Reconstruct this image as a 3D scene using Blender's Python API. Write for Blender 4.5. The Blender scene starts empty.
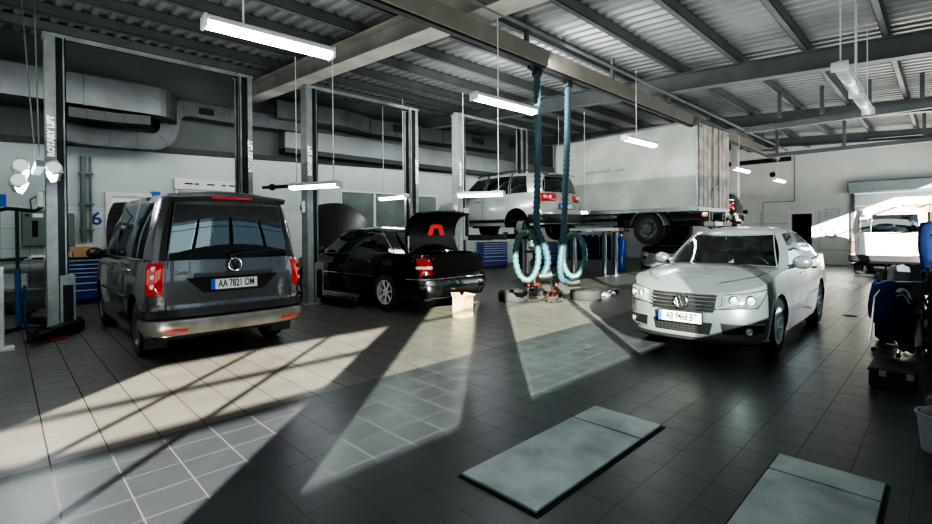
import bpy, bmesh, math, random
from math import sin, cos, pi, radians, sqrt, atan2, hypot, floor
from mathutils import Vector, Matrix
random.seed(7)
SC = bpy.context.scene
COL = SC.collection

# ------------------------------------------------------------------ materials
MAT = {}
def srgb(h):
    h = h.lstrip('#'); v = [int(h[i:i+2], 16)/255 for i in (0, 2, 4)]
    return tuple(((c/12.92) if c <= .04045 else ((c+.055)/1.055)**2.4) for c in v) + (1,)
def newmat(name):
    m = bpy.data.materials.new(name); m.use_nodes = True
    nt = m.node_tree; nt.nodes.clear()
    out = nt.nodes.new('ShaderNodeOutputMaterial')
    return m, nt, out
def N(nt, t, **kw):
    n = nt.nodes.new(t)
    for k, v in kw.items():
        if k in n.inputs: n.inputs[k].default_value = v
        else: setattr(n, k, v)
    return n
def mat(name, col, rough=.5, metal=0, coat=0, var=0, scale=6, bump=0, bscale=30, emit=None, estr=0, dirt=None, spec=.5):
    """principled surface with procedural noise variation, optional dirt tint and bump"""
    if name in MAT: return MAT[name]
    if isinstance(col, str): col = srgb(col)
    m, nt, out = newmat(name)
    b = N(nt, 'ShaderNodeBsdfPrincipled'); L = nt.links.new
    b.inputs['Base Color'].default_value = col
    b.inputs['Roughness'].default_value = rough
    b.inputs['Metallic'].default_value = metal
    b.inputs['Coat Weight'].default_value = coat
    b.inputs['Coat Roughness'].default_value = .04
    b.inputs['Specular IOR Level'].default_value = spec
    tc = N(nt, 'ShaderNodeTexCoord')
    if var or dirt:
        no = N(nt, 'ShaderNodeTexNoise'); no.inputs['Scale'].default_value = scale; no.inputs['Detail'].default_value = 5
        L(tc.outputs['Object'], no.inputs['Vector'])
        mx = N(nt, 'ShaderNodeMix', data_type='RGBA')
        mr = N(nt, 'ShaderNodeMapRange'); mr.inputs[1].default_value = .35; mr.inputs[2].default_value = .68
        L(no.outputs['Fac'], mr.inputs[0]); L(mr.outputs[0], mx.inputs[0])
        d = srgb(dirt) if dirt else tuple(c*(1-var) for c in col[:3]) + (1,)
        mx.inputs[6].default_value = col; mx.inputs[7].default_value = d
        L(mx.outputs[2], b.inputs['Base Color'])
    if bump:
        n2 = N(nt, 'ShaderNodeTexNoise'); n2.inputs['Scale'].default_value = bscale
        L(tc.outputs['Object'], n2.inputs['Vector'])
        bp = N(nt, 'ShaderNodeBump'); bp.inputs['Strength'].default_value = bump; bp.inputs['Distance'].default_value = .01
        L(n2.outputs['Fac'], bp.inputs['Height']); L(bp.outputs[0], b.inputs['Normal'])
    if emit:
        b.inputs['Emission Color'].default_value = srgb(emit) if isinstance(emit, str) else emit
        b.inputs['Emission Strength'].default_value = estr
    L(b.outputs[0], out.inputs[0])
    MAT[name] = m
    return m
def glass(name, tint, fac=.12, rough=.02):
    """thin pane: tinted see-through plus a mirror-like reflection"""
    if name in MAT: return MAT[name]
    m, nt, out = newmat(name); L = nt.links.new
    t = N(nt, 'ShaderNodeBsdfTransparent'); t.inputs[0].default_value = srgb(tint)
    g = N(nt, 'ShaderNodeBsdfGlossy'); g.inputs['Roughness'].default_value = rough; g.inputs[0].default_value = (.9, .95, 1, 1)
    fr = N(nt, 'ShaderNodeFresnel'); fr.inputs[0].default_value = 1.5
    ad = N(nt, 'ShaderNodeMath', operation='ADD'); ad.inputs[1].default_value = fac; ad.use_clamp = True
    mx = N(nt, 'ShaderNodeMixShader')
    L(fr.outputs[0], ad.inputs[0]); L(ad.outputs[0], mx.inputs[0]); L(t.outputs[0], mx.inputs[1]); L(g.outputs[0], mx.inputs[2])
    L(mx.outputs[0], out.inputs[0]); MAT[name] = m
    return m

# ------------------------------------------------------------------ mesh builder
def catmull(P, n=6, closed=False):
    out = []; m = len(P)
    for i in range(m if closed else m-1):
        if closed: a, b, c, d = P[(i-1) % m], P[i], P[(i+1) % m], P[(i+2) % m]
        else: a, b, c, d = P[max(i-1, 0)], P[i], P[i+1], P[min(i+2, m-1)]
        for k in range(n):
            t = k/n
            out.append(tuple(.5*((2*b[j]) + (-a[j]+c[j])*t + (2*a[j]-5*b[j]+4*c[j]-d[j])*t*t + (-a[j]+3*b[j]-3*c[j]+d[j])*t**3) for j in range(len(b))))
    if not closed: out.append(tuple(P[-1]))
    return out
class MB:
    def __init__(s): s.v = []; s.f = []; s.m = []; s.slots = []; s.cur = 0; s.xf = None
    def use(s, material):
        if material not in s.slots: s.slots.append(material)
        s.cur = s.slots.index(material); return s
    def av(s, vs):
        k = len(s.v)
        for p in vs:
            p = Vector(p)
            if s.xf is not None: p = s.xf @ p
            s.v.append(tuple(p))
        return k
    def af(s, fs):
        for f in fs: s.f.append(tuple(f)); s.m.append(s.cur)
    def box(s, x0, x1, y0, y1, z0, z1, b=0):
        if x0 > x1: x0, x1 = x1, x0
        if y0 > y1: y0, y1 = y1, y0
        if z0 > z1: z0, z1 = z1, z0
        b = min(b, (x1-x0)*.45, (y1-y0)*.45, (z1-z0)*.45)
        if b <= 0:
            k = s.av([(x, y, z) for z in (z0, z1) for y in (y0, y1) for x in (x0, x1)])
            s.af([(k, k+2, k+3, k+1), (k+4, k+5, k+7, k+6), (k, k+1, k+5, k+4), (k+2, k+6, k+7, k+3), (k, k+4, k+6, k+2), (k+1, k+3, k+7, k+5)])
            return s
        # chamfered box
        V = []; X = (x0, x1); Y = (y0, y1); Z = (z0, z1); sg = (1, -1)
        idx = {}
        for i in (0, 1):
            for j in (0, 1):
                for l in (0, 1):
                    idx[i, j, l, 0] = len(V); V.append((X[i], Y[j]+sg[j]*b, Z[l]+sg[l]*b))
                    idx[i, j, l, 1] = len(V); V.append((X[i]+sg[i]*b, Y[j], Z[l]+sg[l]*b))
                    idx[i, j, l, 2] = len(V); V.append((X[i]+sg[i]*b, Y[j]+sg[j]*b, Z[l]))
        k = s.av(V); F = []
        I = lambda *a: k+idx[a]
        for i in (0, 1):
            q = [I(i, 0, 0, 0), I(i, 1, 0, 0), I(i, 1, 1, 0), I(i, 0, 1, 0)]; F.append(q if i else q[::-1])
            q = [I(0, i, 0, 1), I(1, i, 0, 1), I(1, i, 1, 1), I(0, i, 1, 1)]; F.append(q[::-1] if i else q)
            q = [I(0, 0, i, 2), I(1, 0, i, 2), I(1, 1, i, 2), I(0, 1, i, 2)]; F.append(q if i else q[::-1])
        for i in (0, 1):
            for j in (0, 1):
                q = [I(i, j, 0, 0), I(i, j, 1, 0), I(i, j, 1, 1), I(i, j, 0, 1)]; F.append(q if (i == j) else q[::-1])
                q = [I(i, 0, j, 0), I(i, 1, j, 0), I(i, 1, j, 2), I(i, 0, j, 2)]; F.append(q[::-1] if (i == j) else q)
                q = [I(0, i, j, 1), I(1, i, j, 1), I(1, i, j, 2), I(0, i, j, 2)]; F.append(q if (i == j) else q[::-1])
                for l in (0, 1):
                    q = [I(i, j, l, 0), I(i, j, l, 1), I(i, j, l, 2)]; F.append(q if (i+j+l) % 2 else q[::-1])
        s.af(F); return s
    def grid(s, rows, closed=False, flip=False):
        n = len(rows[0]); k = s.av([p for r in rows for p in r]); F = []
        for i in range(len(rows)-1):
            for j in range(n if closed else n-1):
                a, b = k+i*n+j, k+i*n+(j+1) % n
                q = (a, b, b+n, a+n); F.append(q[::-1] if flip else q)
        s.af(F); return s
    def tube(s, pts, r, n=8, cap=True, closed=False):
        P = [Vector(p) for p in pts]; rows = []; up = None; m = len(P)
        for i, p in enumerate(P):
            if closed: t = P[(i+1) % m]-P[i-1]
            else: t = P[min(i+1, m-1)]-P[max(i-1, 0)]
            if t.length < 1e-9: t = Vector((0, 0, 1))
            t.normalize()
            if up is None:
                up = Vector((0, 0, 1)) if abs(t.z) < .9 else Vector((1, 0, 0))
            up = (up-t*up.dot(t))
            if up.length < 1e-6: up = t.orthogonal()
            up.normalize(); w = t.cross(up)
            rr = r[i] if hasattr(r, '__len__') else r
            rows.append([p+(up*cos(2*pi*k/n)+w*sin(2*pi*k/n))*rr for k in range(n)])
        if closed: rows.append(rows[0])
        k0 = len(s.v); s.grid(rows, closed=True)
        if cap and not closed:
            s.af([tuple(range(k0, k0+n))[::-1], tuple(range(k0+(len(rows)-1)*n, k0+len(rows)*n))])
        return s
    def lathe(s, prof, n=24, axis='z', c=(0, 0, 0)):
        """profile [(r, h)] round an axis"""
        rows = []
        for r, h in prof:
            row = []
            for k in range(n):
                a = 2*pi*k/n; x, y = r*cos(a), r*sin(a)
                p = {'z': (x, y, h), 'x': (h, x, y), 'y': (y, h, x)}[axis]
                row.append((p[0]+c[0], p[1]+c[1], p[2]+c[2]))
            rows.append(row)
        s.grid(rows, closed=True); return s
    def prism(s, poly, a0, a1, axis='y'):
        """extrude a 2-D polygon along an axis"""
        f = {'y': lambda u, v, a: (u, a, v), 'x': lambda u, v, a: (a, u, v), 'z': lambda u, v, a: (u, v, a)}[axis]
        n = len(poly)
        k = s.av([f(u, v, a0) for u, v in poly]+[f(u, v, a1) for u, v in poly])
        s.af([tuple(range(k, k+n)), tuple(range(k+n, k+2*n))[::-1]]+[(k+i, k+n+i, k+n+(i+1) % n, k+(i+1) % n) for i in range(n)])
        return s
    def sphere(s, c, r, n=12, sc=(1, 1, 1)):
        rows = []
        for i in range(n//2+1):
            a = pi*i/(n//2)-pi/2
            rows.append([(c[0]+r*sc[0]*cos(a)*cos(2*pi*k/n), c[1]+r*sc[1]*cos(a)*sin(2*pi*k/n), c[2]+r*sc[2]*sin(a)) for k in range(n)])
        s.grid(rows, closed=True); return s
    def build(s, name, material=None, parent=None, smooth=None, loc=None):
        me = bpy.data.meshes.new(name)
        me.from_pydata(s.v, [], s.f)
        sl = list(s.slots) if s.slots else [material]
        for x in sl: me.materials.append(x)
        if s.slots:
            me.polygons.foreach_set('material_index', s.m)
        bm = bmesh.new(); bm.from_mesh(me)
        bmesh.ops.remove_doubles(bm, verts=bm.verts, dist=1e-5)
        bmesh.ops.recalc_face_normals(bm, faces=bm.faces)
        if smooth is not None:
            for f in bm.faces: f.smooth = True
            for e in bm.edges:
                if len(e.link_faces) == 2:
                    e.smooth = e.calc_face_angle(0) < radians(smooth)
        bm.to_mesh(me); bm.free()
        o = bpy.data.objects.new(name, me); COL.objects.link(o)
        if parent is not None: o.parent = parent
        if loc: o.location = loc
        return o

def tag(o, label=None, cat=None, group=None, kind=None):
    if label: o['label'] = label
    if cat: o['category'] = cat
    if group: o['group'] = group
    if kind: o['kind'] = kind
    return o
def thing(name, label, cat, loc=(0, 0, 0), rz=0, group=None):
    o = bpy.data.objects.new(name, None); COL.objects.link(o)
    o.empty_display_size = .1
    o.location = loc; o.rotation_euler = (0, 0, rz)
    return tag(o, label, cat, group)
def struct(o): o['kind'] = 'structure'; return o
def kids(o): return [c for c in COL.objects if c.parent == o]
def copy_tree(o, loc=None, rz=None, label=None, parent=None):
    c = o.copy(); COL.objects.link(c)
    if parent is not None: c.parent = parent
    if loc is not None: c.location = loc
    if rz is not None: c.rotation_euler = (0, 0, rz)
    if label: c['label'] = label
    for k in kids(o): copy_tree(k, parent=c)
    return c
def text_mesh(name, body, size, m, parent, loc, rot, ext=.002, align='CENTER', sx=1.0, bold=0):
    cu = bpy.data.curves.new(name+'_c', 'FONT'); cu.body = body; cu.size = size; cu.extrude = ext
    cu.align_x = align; cu.align_y = 'CENTER'; cu.offset = bold; cu.resolution_u = 3
    t = bpy.data.objects.new(name+'_t', cu); COL.objects.link(t)
    bpy.context.view_layer.update()
    dg = bpy.context.evaluated_depsgraph_get()
    me = bpy.data.meshes.new_from_object(t.evaluated_get(dg))
    bpy.data.objects.remove(t); bpy.data.curves.remove(cu)
    me.name = name; me.materials.clear(); me.materials.append(m)
    o = bpy.data.objects.new(name, me); COL.objects.link(o)
    o.parent = parent; o.location = loc; o.rotation_euler = rot; o.scale = (sx, 1, 1)
    return o

# ------------------------------------------------------------------ palette
M_black = mat('black plastic', '#141516', .45, bump=.05)
M_rub = mat('tyre rubber', '#1b1b1c', .8, var=.3, bump=.2, bscale=80)
M_dark = mat('dark cavity', '#0a0a0b', .9)
M_under = mat('underbody grime', '#1c1b1a', .85, var=.4, bump=.3)
M_chrome = mat('chrome', '#d8dadb', .12, 1)
M_alu = mat('cast aluminium', '#cfd1d2', .35, .35, var=.12)
M_steel = mat('galvanised steel', '#8d9496', .42, .8, var=.3, scale=3)
M_duct = mat('duct sheet steel', '#474c4e', .45, .45, var=.35, scale=2.5)
M_post = mat('lift paint pale grey', '#9da3a1', .42, .1, var=.2, scale=4, dirt='#7c8382')
M_postd = mat('lift rail shadow black', '#181c21', .5, .2, var=.3)
M_beam = mat('roof steel grey', '#5d6264', .5, .1, var=.25, scale=2)
M_beaml = mat('pale roof steel', '#a5a59e', .5, .1, var=.3, scale=2)
M_deck = mat('trapezoid deck sheet', '#8f9493', .42, .4, var=.3, scale=.7)
M_white = mat('white paint', '#d8dad6', .4, var=.08)
M_offwh = mat('off white plastic', '#c9cbc8', .5, var=.1)
M_tube = mat('fluorescent tube', '#ffffff', .4, emit='#f3faff', estr=22)
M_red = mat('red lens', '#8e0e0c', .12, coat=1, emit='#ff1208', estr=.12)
M_redp = mat('red paint', '#a11a16', .4, var=.2)
M_lens = mat('clear lens', '#dfe3e2', .08, .35, coat=1, var=.15, scale=40)
M_orange = mat('amber lens', '#c96812', .2, coat=1)
M_plate = mat('white number plate', '#c4c8c4', .35)
M_ink = mat('black lettering', '#0c0c0e', .5)
M_blueband = mat('blue plate band', '#1a4bb0', .4)
M_blue = mat('tool cabinet blue', '#173a86', .35, coat=.3, var=.15)
M_bluecloth = mat('royal blue work cloth', '#0f2258', .85, var=.35, scale=9, bump=.3, bscale=14)
M_greycloth = mat('grey fleece', '#77777d', .95, var=.3, bump=.3, bscale=20)
M_card = mat('cardboard', '#b08f66', .8, var=.15)
M_hose = mat('teal exhaust hose', '#24424f', .5, var=.25, bump=.2)
M_cloth_seat = mat('seat fabric', '#a39d92', .9, var=.2, bump=.2)
M_dash = mat('dashboard vinyl', '#37393a', .6, var=.2)
G_car = glass('car glass', '#8fa29c', .10)
G_dark = glass('privacy glass', '#1a1e1f', .06)
# ------------------------------------------------------------------ cars
def interp(T, x):
    if x <= T[0][0]: return T[0][1]
    for (a, u), (b, w) in zip(T, T[1:]):
        if x <= b: return u+(w-u)*(x-a)/(b-a) if b > a else w
    return T[-1][1]
def sinterp(T, x):
    """smooth cubic interpolation through table points"""
    n = len(T)
    if x <= T[0][0]: return T[0][1]
    if x >= T[-1][0]: return T[-1][1]
    for i in range(n-1):
        if x <= T[i+1][0]: break
    x0, y0 = T[i]; x1, y1 = T[i+1]; h = x1-x0
    d = (y1-y0)/h
    def sl(j):
        if j <= 0 or j >= n-1: return (T[min(j+1, n-1)][1]-T[max(j-1, 0)][1])/max(1e-6, T[min(j+1, n-1)][0]-T[max(j-1, 0)][0])
        a = (T[j][1]-T[j-1][1])/(T[j][0]-T[j-1][0]); b = (T[j+1][1]-T[j][1])/(T[j+1][0]-T[j][0])
        return 0 if a*b <= 0 else 2*a*b/(a+b)
    m0, m1 = sl(i), sl(i+1); t = (x-x0)/h
    return (2*t**3-3*t*t+1)*y0+(t**3-2*t*t+t)*h*m0+(-2*t**3+3*t*t)*y1+(t**3-t*t)*h*m1

def wheel(parent, x, y, z, r, w, side, spokes=5, style='alloy', n=40):
    """side=+1 outer face toward +y"""
    t = MB(); hw = w/2; rr = r*.66
    t.lathe([(rr, -hw*.9), (r*.80, -hw), (r*.95, -hw*.92), (r*.99, -hw*.7), (r, -hw*.3), (r, hw*.3), (r*.99, hw*.7), (r*.95, hw*.92), (r*.80, hw), (rr, hw*.9)], n, 'y')
    tyre = t.build('tyre', M_rub, parent, 35, (x, y, z))
    g = MB(); s = side
    if style == 'steel':
        g.use(mat('painted wheel steel', '#55585a', .5, .3, var=.3))
        g.lathe([(rr, s*hw*.92), (rr*.93, s*hw*.93), (rr*.88, s*hw*.55), (rr*.55, s*hw*.35), (rr*.45, s*hw*.8), (rr*.2, s*hw*.85), (.001, s*hw*.85)], n, 'y')
        g.use(M_dark)
        for k in range(8):
            a = 2*pi*k/8; g.sphere((rr*.7*cos(a), s*hw*.47, rr*.7*sin(a)), rr*.09, 8, (1, .3, 1))
        rim = g.build('rim', None, tyre, 35)
        return tyre
    g.use(M_alu)
    g.lathe([(rr*1.0, s*hw*.9), (rr*.985, s*hw*.96), (rr*.94, s*hw*.93), (rr*.9, s*hw*.5), (rr*.88, -s*hw*.5)], n, 'y')
    for k in range(spokes):
        a = 2*pi*k/spokes+.3
        dw = .5*2*pi/spokes*(.62 if spokes < 8 else .5)
        rows = []
        for q, (rad, wid, dep) in enumerate([(rr*.16, 1.0, .70), (rr*.45, .72, .66), (rr*.75, .62, .74), (rr*.95, .85, .86)]):
            hwid = dw*wid*rad*(.9 if q else 2.2)
            hwid = max(hwid, rr*.055)
            c = (cos(a)*rad, sin(a)*rad); tt = (-sin(a), cos(a)); row = []
            for u, dz in ((-1, -.16), (-.7, 0), (0, .05), (.7, 0), (1, -.16)):
                row.append((c[0]+tt[0]*hwid*u, s*hw*(dep+dz), c[1]+tt[1]*hwid*u))
            rows.append(row)
        g.grid(rows)
    g.lathe([(rr*.30, s*hw*.55), (rr*.28, s*hw*.72), (rr*.17, s*hw*.80), (.001, s*hw*.8)], 20, 'y')
    g.use(M_under)
    g.lathe([(rr*.9, -s*hw*.1), (rr*.7, s*hw*.05), (.001, s*hw*.05)], n, 'y')
    rim = g.build('rim', None, tyre, 35)
    return tyre

class Car:
    def __init__(s, root, P):
        s.root = root; s.P = P
        L2, W = P['L']/2, P['W']/2; s.xF, s.xR, s.W = L2, -L2, W
        nl, tl = P.get('nl', .6), P.get('tl', .45); s.x0f, s.x0r = s.xF-nl, s.xR+tl
        nf, nr = P.get('nf', 2.6), P.get('nr', 3.6)
        pl = []
        K = 18
        for i in range(K):
            a = pi/2*i/K
            pl.append((s.x0f+nl*cos(a)**(2/nf), W*sin(a)**(2/nf)))
        xs = set()
        for k in range(1, 60): xs.add(round(s.x0f+(s.x0r-s.x0f)*k/60, 4))
        for xw in (P['xf'], P['xr']):
            for k in range(-12, 13): xs.add(round(xw+P['Ra']*sin(pi/2*k/12), 4))
        seams = P.get('seams', [])
        for q in seams: xs -= {x for x in xs if abs(x-q) < .02}
        for q in seams: xs |= {q-.005, q+.005}
        xs = [x for x in xs if s.x0r < x < s.x0f]
        pl.append((s.x0f, W)); pl += [(x, W) for x in sorted(xs, reverse=True)]; pl.append((s.x0r, W))
        for i in range(1, K+1):
            a = pi/2*(1-i/K)
            pl.append((s.x0r-tl*cos(a)**(2/nr), W*max(0, sin(a))**(2/nr)))
        # gentle plan taper
        tp = P.get('taper', .03); xm = P.get('xm', 0)
        s.plan = [(x, y*(1-tp*abs((x-xm)/L2)**2.5)) for x, y in pl]
        s.arc = [0]
        for a, b in zip(s.plan, s.plan[1:]): s.arc.append(s.arc[-1]+hypot(b[0]-a[0], b[1]-a[1]))
    # plan lookup
    def at_arc(s, a):
        a = abs(a)
        if a >= s.arc[-1]: return s.plan[-1]
        lo, hi = 0, len(s.arc)-1
        while hi-lo > 1:
            m = (lo+hi)//2
            if s.arc[m] <= a: lo = m
            else: hi = m
        t = (a-s.arc[lo])/max(1e-9, s.arc[hi]-s.arc[lo])
        p, q = s.plan[lo], s.plan[hi]
        return (p[0]+(q[0]-p[0])*t, p[1]+(q[1]-p[1])*t)
    def arc_x(s, x):
        for i in range(len(s.plan)-1):
            a, b = s.plan[i], s.plan[i+1]
            if a[0] >= x >= b[0]: return s.arc[i]+(s.arc[i+1]-s.arc[i])*(a[0]-x)/max(1e-9, a[0]-b[0])
        return 0 if x > 0 else s.arc[-1]
    def skin(s, X, Y, z):
        P = s.P
        g = sinterp(P['g'], z)
        x = X
        if X > s.x0f: x = s.x0f+(X-s.x0f)*(sinterp(P['nose'], z)-s.x0f)/(s.xF-s.x0f)
        if X < s.x0r: x = s.x0r+(X-s.x0r)*(sinterp(P['tail'], z)-s.x0r)/(s.xR-s.x0r)
        return Vector((x, Y*g, z))
    def surf(s, a, z, off=0):
        """a: arc length from nose centre; negative -> right side"""
        sg = 1 if a >= 0 else -1
        X, Y = s.at_arc(a); p = s.skin(X, Y, z)
        if off:
            e = .01
            X1, Y1 = s.at_arc(max(0, abs(a)-e)); X2, Y2 = s.at_arc(abs(a)+e)
            t = s.skin(X2, Y2, z)-s.skin(X1, Y1, z); u = s.skin(X, Y, z+e)-s.skin(X, Y, z-e)
            n = t.cross(u)
            if n.length > 1e-9:
                n.normalize()
                if n.y < 0 and abs(n.y) > .5: n = -n
                if abs(n.y) <= .5 and n.x*(1 if X > 0 else -1) < 0: n = -n
                p = p+n*off
        return Vector((p.x, p.y*sg, p.z))
    def zlo(s, X):
        P = s.P; z = interp(P['zlo'], X)
        for xw in (P['xf'], P['xr']):
            d = abs(X-xw)
            if d < P['Ra']: z = max(z, P['zw']+sqrt(P['Ra']**2-d*d))
        return z
    def zbelt(s, X): return sinterp(s.P['belt'], X)
    def tot(s): return s.arc[-1]
    def patch(s, q, name, m, parent=None, off=.006, bulge=.0, nu=10, nz=6, mb=None, both=False, rnd=0):
        """curved panel on the body; q = 4 corners (arc, z): bl, br, tr, tl ; rear=arc measured from tail when 'r' prefix used by caller"""
        b = mb or MB()
        for sg in ((1, -1) if both else (1,)):
            rows = []
            for j in range(nz+1):
                v = j/nz; row = []
                for i in range(nu+1):
                    u = i/nu
                    uu, vv = u, v
                    if rnd:  # rounded corners
                        du, dv = 2*u-1, 2*v-1
                        uu = .5+.5*du*(1-rnd*dv**4*abs(du)**.5); vv = .5+.5*dv*(1-rnd*du**4*abs(dv)**.5)
                    a = (q[0][0]*(1-uu)+q[1][0]*uu)*(1-vv)+(q[3][0]*(1-uu)+q[2][0]*uu)*vv
                    z = (q[0][1]*(1-uu)+q[1][1]*uu)*(1-vv)+(q[3][1]*(1-uu)+q[2][1]*uu)*vv
                    edge = (i in (0, nu)) or (j in (0, nz))
                    o = (off*.0 if edge else off)+bulge*sin(pi*u)**.5*sin(pi*v)**.5 if not mb or True else 0
                    p = s.surf(a, z, max(o, .0005))
                    row.append((p.x, p.y*sg, p.z))
                rows.append(row)
            b.grid(rows)
        if mb: return b
        return b.build(name, m, parent or s.root, 50)
    def line(s, pts, r, mb, both=True, off=.0):
        for sg in ((1, -1) if both else (1,)):
            mb.tube([(lambda p: (p.x, p.y*sg, p.z))(s.surf(a, z, off)) for a, z in pts], r, 5)
    # -------------------------------------------------- body shell
    def build_body(s, paint, doors=(), nv=14):
        P = s.P; R = s.root; body = MB(); body.use(paint); body.use(M_dark); body.use(M_black)
        dmb = {d[0]: MB() for d in doors}
        rowsL = []
        for X, Y in s.plan:
            z0, z1 = s.zlo(X), s.zbelt(X); z0 = min(z0, z1-.02)
            rowsL.append([s.skin(X, Y, z0+(z1-z0)*j/nv) for j in range(nv+1)])
        seams = P.get('seams', [])
        for sg in (1, -1):
            for i in range(len(rowsL)-1):
                X0, X1 = s.plan[i][0], s.plan[i+1][0]; xm = (X0+X1)/2
                seam = any(abs(xm-q) < .004 for q in seams)
                for j in range(nv):
                    quad = [rowsL[i][j], rowsL[i+1][j], rowsL[i+1][j+1], rowsL[i][j+1]]
                    quad = [(p.x, p.y*sg, p.z) for p in quad]
                    tgt = body; zm = sum(p[2] for p in quad)/4
                    if seam and zm > P['zs']+.1: body.use(M_dark)
                    else:
                        body.use(paint)
                        for nm, xa, xb in doors:
                            if xb < xm < xa and j >= 2: tgt = dmb[nm]
                    k = tgt.av(quad); tgt.af([(k, k+1, k+2, k+3)])
        # caps over hood and tail
        s.capcols = []
        def cap(x_from, x_to, m=10, which=None, target=None):
            idx = [i for i, (X, Y) in enumerate(s.plan) if min(x_from, x_to)-1e-6 <= X <= max(x_from, x_to)+1e-6]
            rows = []
            for i in idx:
                e = rowsL[i][-1]; cr = sinterp(P['crown'], s.plan[i][0])
                rows.append([(e.x, e.y*t, e.z+cr*(1-abs(t)**2.4)) for t in [1-2*k/(2*m) for k in range(2*m+1)]])
            (target or body).grid(rows)
            return rows
        body.use(paint)
        s.cap = cap
        if P.get('hoodcap', True): cap(P['cowl'], s.xF+1)
        if P.get('tailcap', True): cap(s.xR-1, P['deck'])
        s.body_mb = body
        o = body.build('body', None, R, 32)
        for nm, xa, xb in doors:
            # split left and right by sign
            for sg, lab in ((1, 'l'), (-1, 'r')):
                mb = MB(); src = dmb[nm]
                for f in src.f:
                    if src.v[f[0]][1]*sg > 0:
                        k = mb.av([src.v[i] for i in f]); mb.af([(k, k+1, k+2, k+3)])
                d = mb.build(nm.split('#')[0], paint, R, 32)
                h = P.get('handles', {}).get(nm)
                if h:
                    a = s.arc_x(h[0]); g = MB()
                    g.tube([tuple(Vector((q.x, q.y*sg, q.z))) for q in [s.surf(a-.09, h[1], .002), s.surf(a-.075, h[1], .035), s.surf(a+.07, h[1], .035), s.surf(a+.09, h[1], .002)]], .013, 6)
                    g.build('door_handle', P.get('hmat', paint), d, 40)
        return o
    def underbody(s, floor=True):
        P = s.P; b = MB(); w = s.W*.86
        b.use(M_under)
        za = P['zs']+.02
        b.box(s.xR+.25, P['xr']-P['Ra'], -w, w, za, za+.06)
        b.box(P['xr']+P['Ra'], P['xf']-P['Ra'], -w, w, za, za+.06)
        b.box(P['xf']+P['Ra'], s.xF-.3, -w, w, za, za+.06)
        b.box(s.xR+.4, s.xF-.45, -.45, .45, za+.02, za+.2)
        b.use(M_dark)
        for xw in (P['xf'], P['xr']):
            for sg in (1, -1):
                rows = []
                for k in range(13):
                    a = pi*k/12*1.1-.15; rr = P['Ra']*.99
                    rows.append([(xw+rr*cos(a), sg*s.W*.955, P['zw']+rr*sin(a)), (xw+rr*cos(a), sg*s.W*.5, P['zw']+rr*sin(a))])
                b.grid(rows)
                b.prism([(xw+P['Ra']*cos(pi*k/10), P['zw']-.05+P['Ra']*sin(pi*k/10)) for k in range(11)], sg*s.W*.5, sg*s.W*.49, 'y')
        return b.build('underbody', None, s.root)
    # -------------------------------------------------- greenhouse
    def greenhouse(s, segs, paint, zr, crown, glassm, bul=.03, nv=8, v0=.04, v1=.93, frame=None, skip=(), back=None):
        """segs: list of dict(kind, pts[(xb,yb,xr,yr), ...]) from windscreen centre to backlight centre (left half)"""
        P = s.P; R = s.root; fr = MB(); fr.use(paint); fm = frame or paint
        roofcols = []
        def zb(x, y): return s.zbelt(x)+sinterp(P['crown'], x)*(1-min(1, abs(y)/s.W)**2.4)-.012
        panes = []
        for sgm in segs:
            kind, pts = sgm[0], sgm[1]
            cols = []
            nn = 8 if kind in ('windscreen', 'rear_window') else (4 if 'window' in kind else 2)
            if len(pts) == 2:
                (a, b) = pts
                for k in range(nn+1):
                    t = k/nn
                    if kind == 'windscreen':
                        y = a[1]+(b[1]-a[1])*t; q = t*t
                        c = (a[0]+(b[0]-a[0])*q, y, a[2]+(b[2]-a[2])*q, a[3]+(b[3]-a[3])*t)
                    elif kind == 'rear_window':
                        q = 1-(1-t)**2
                        c = (a[0]+(b[0]-a[0])*q, a[1]+(b[1]-a[1])*t, a[2]+(b[2]-a[2])*q, a[3]+(b[3]-a[3])*t)
                    else: c = tuple(a[i]+(b[i]-a[i])*t for i in range(4))
                    cols.append(c)
            cc = []
            for xb, yb, xr_, yr in cols:
                zB, zR = zb(xb, yb), zr(xr_)+crown*0
                col = []
                d = Vector((xb-xr_, yb-yr, 0));
                nrm = Vector((1 if xb > 0 and kind == 'windscreen' else (-1 if kind == 'rear_window' else 0), 0 if kind in ('windscreen', 'rear_window') else 1, 0))
                for j in range(nv+1):
                    v = j/nv; w = bul*sin(pi*v)
                    col.append(Vector((xb+(xr_-xb)*v, yb+(yr-yb)*v, zB+(zR-zB)*v))+nrm*w)
                cc.append(col)
            roofcols += [(c[-1]) for c in cc] if not roofcols else [c[-1] for c in cc[1:]]
            def P2(u, v):
                u = min(max(u, 0), 1)*(len(cc)-1); i = min(int(u), len(cc)-2); fu = u-i
                v = min(max(v, 0), 1)*nv; j = min(int(v), nv-1); fv = v-j
                A = cc[i][j].lerp(cc[i+1][j], fu); B = cc[i][j+1].lerp(cc[i+1][j+1], fu)
                return A.lerp(B, fv)
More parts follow.
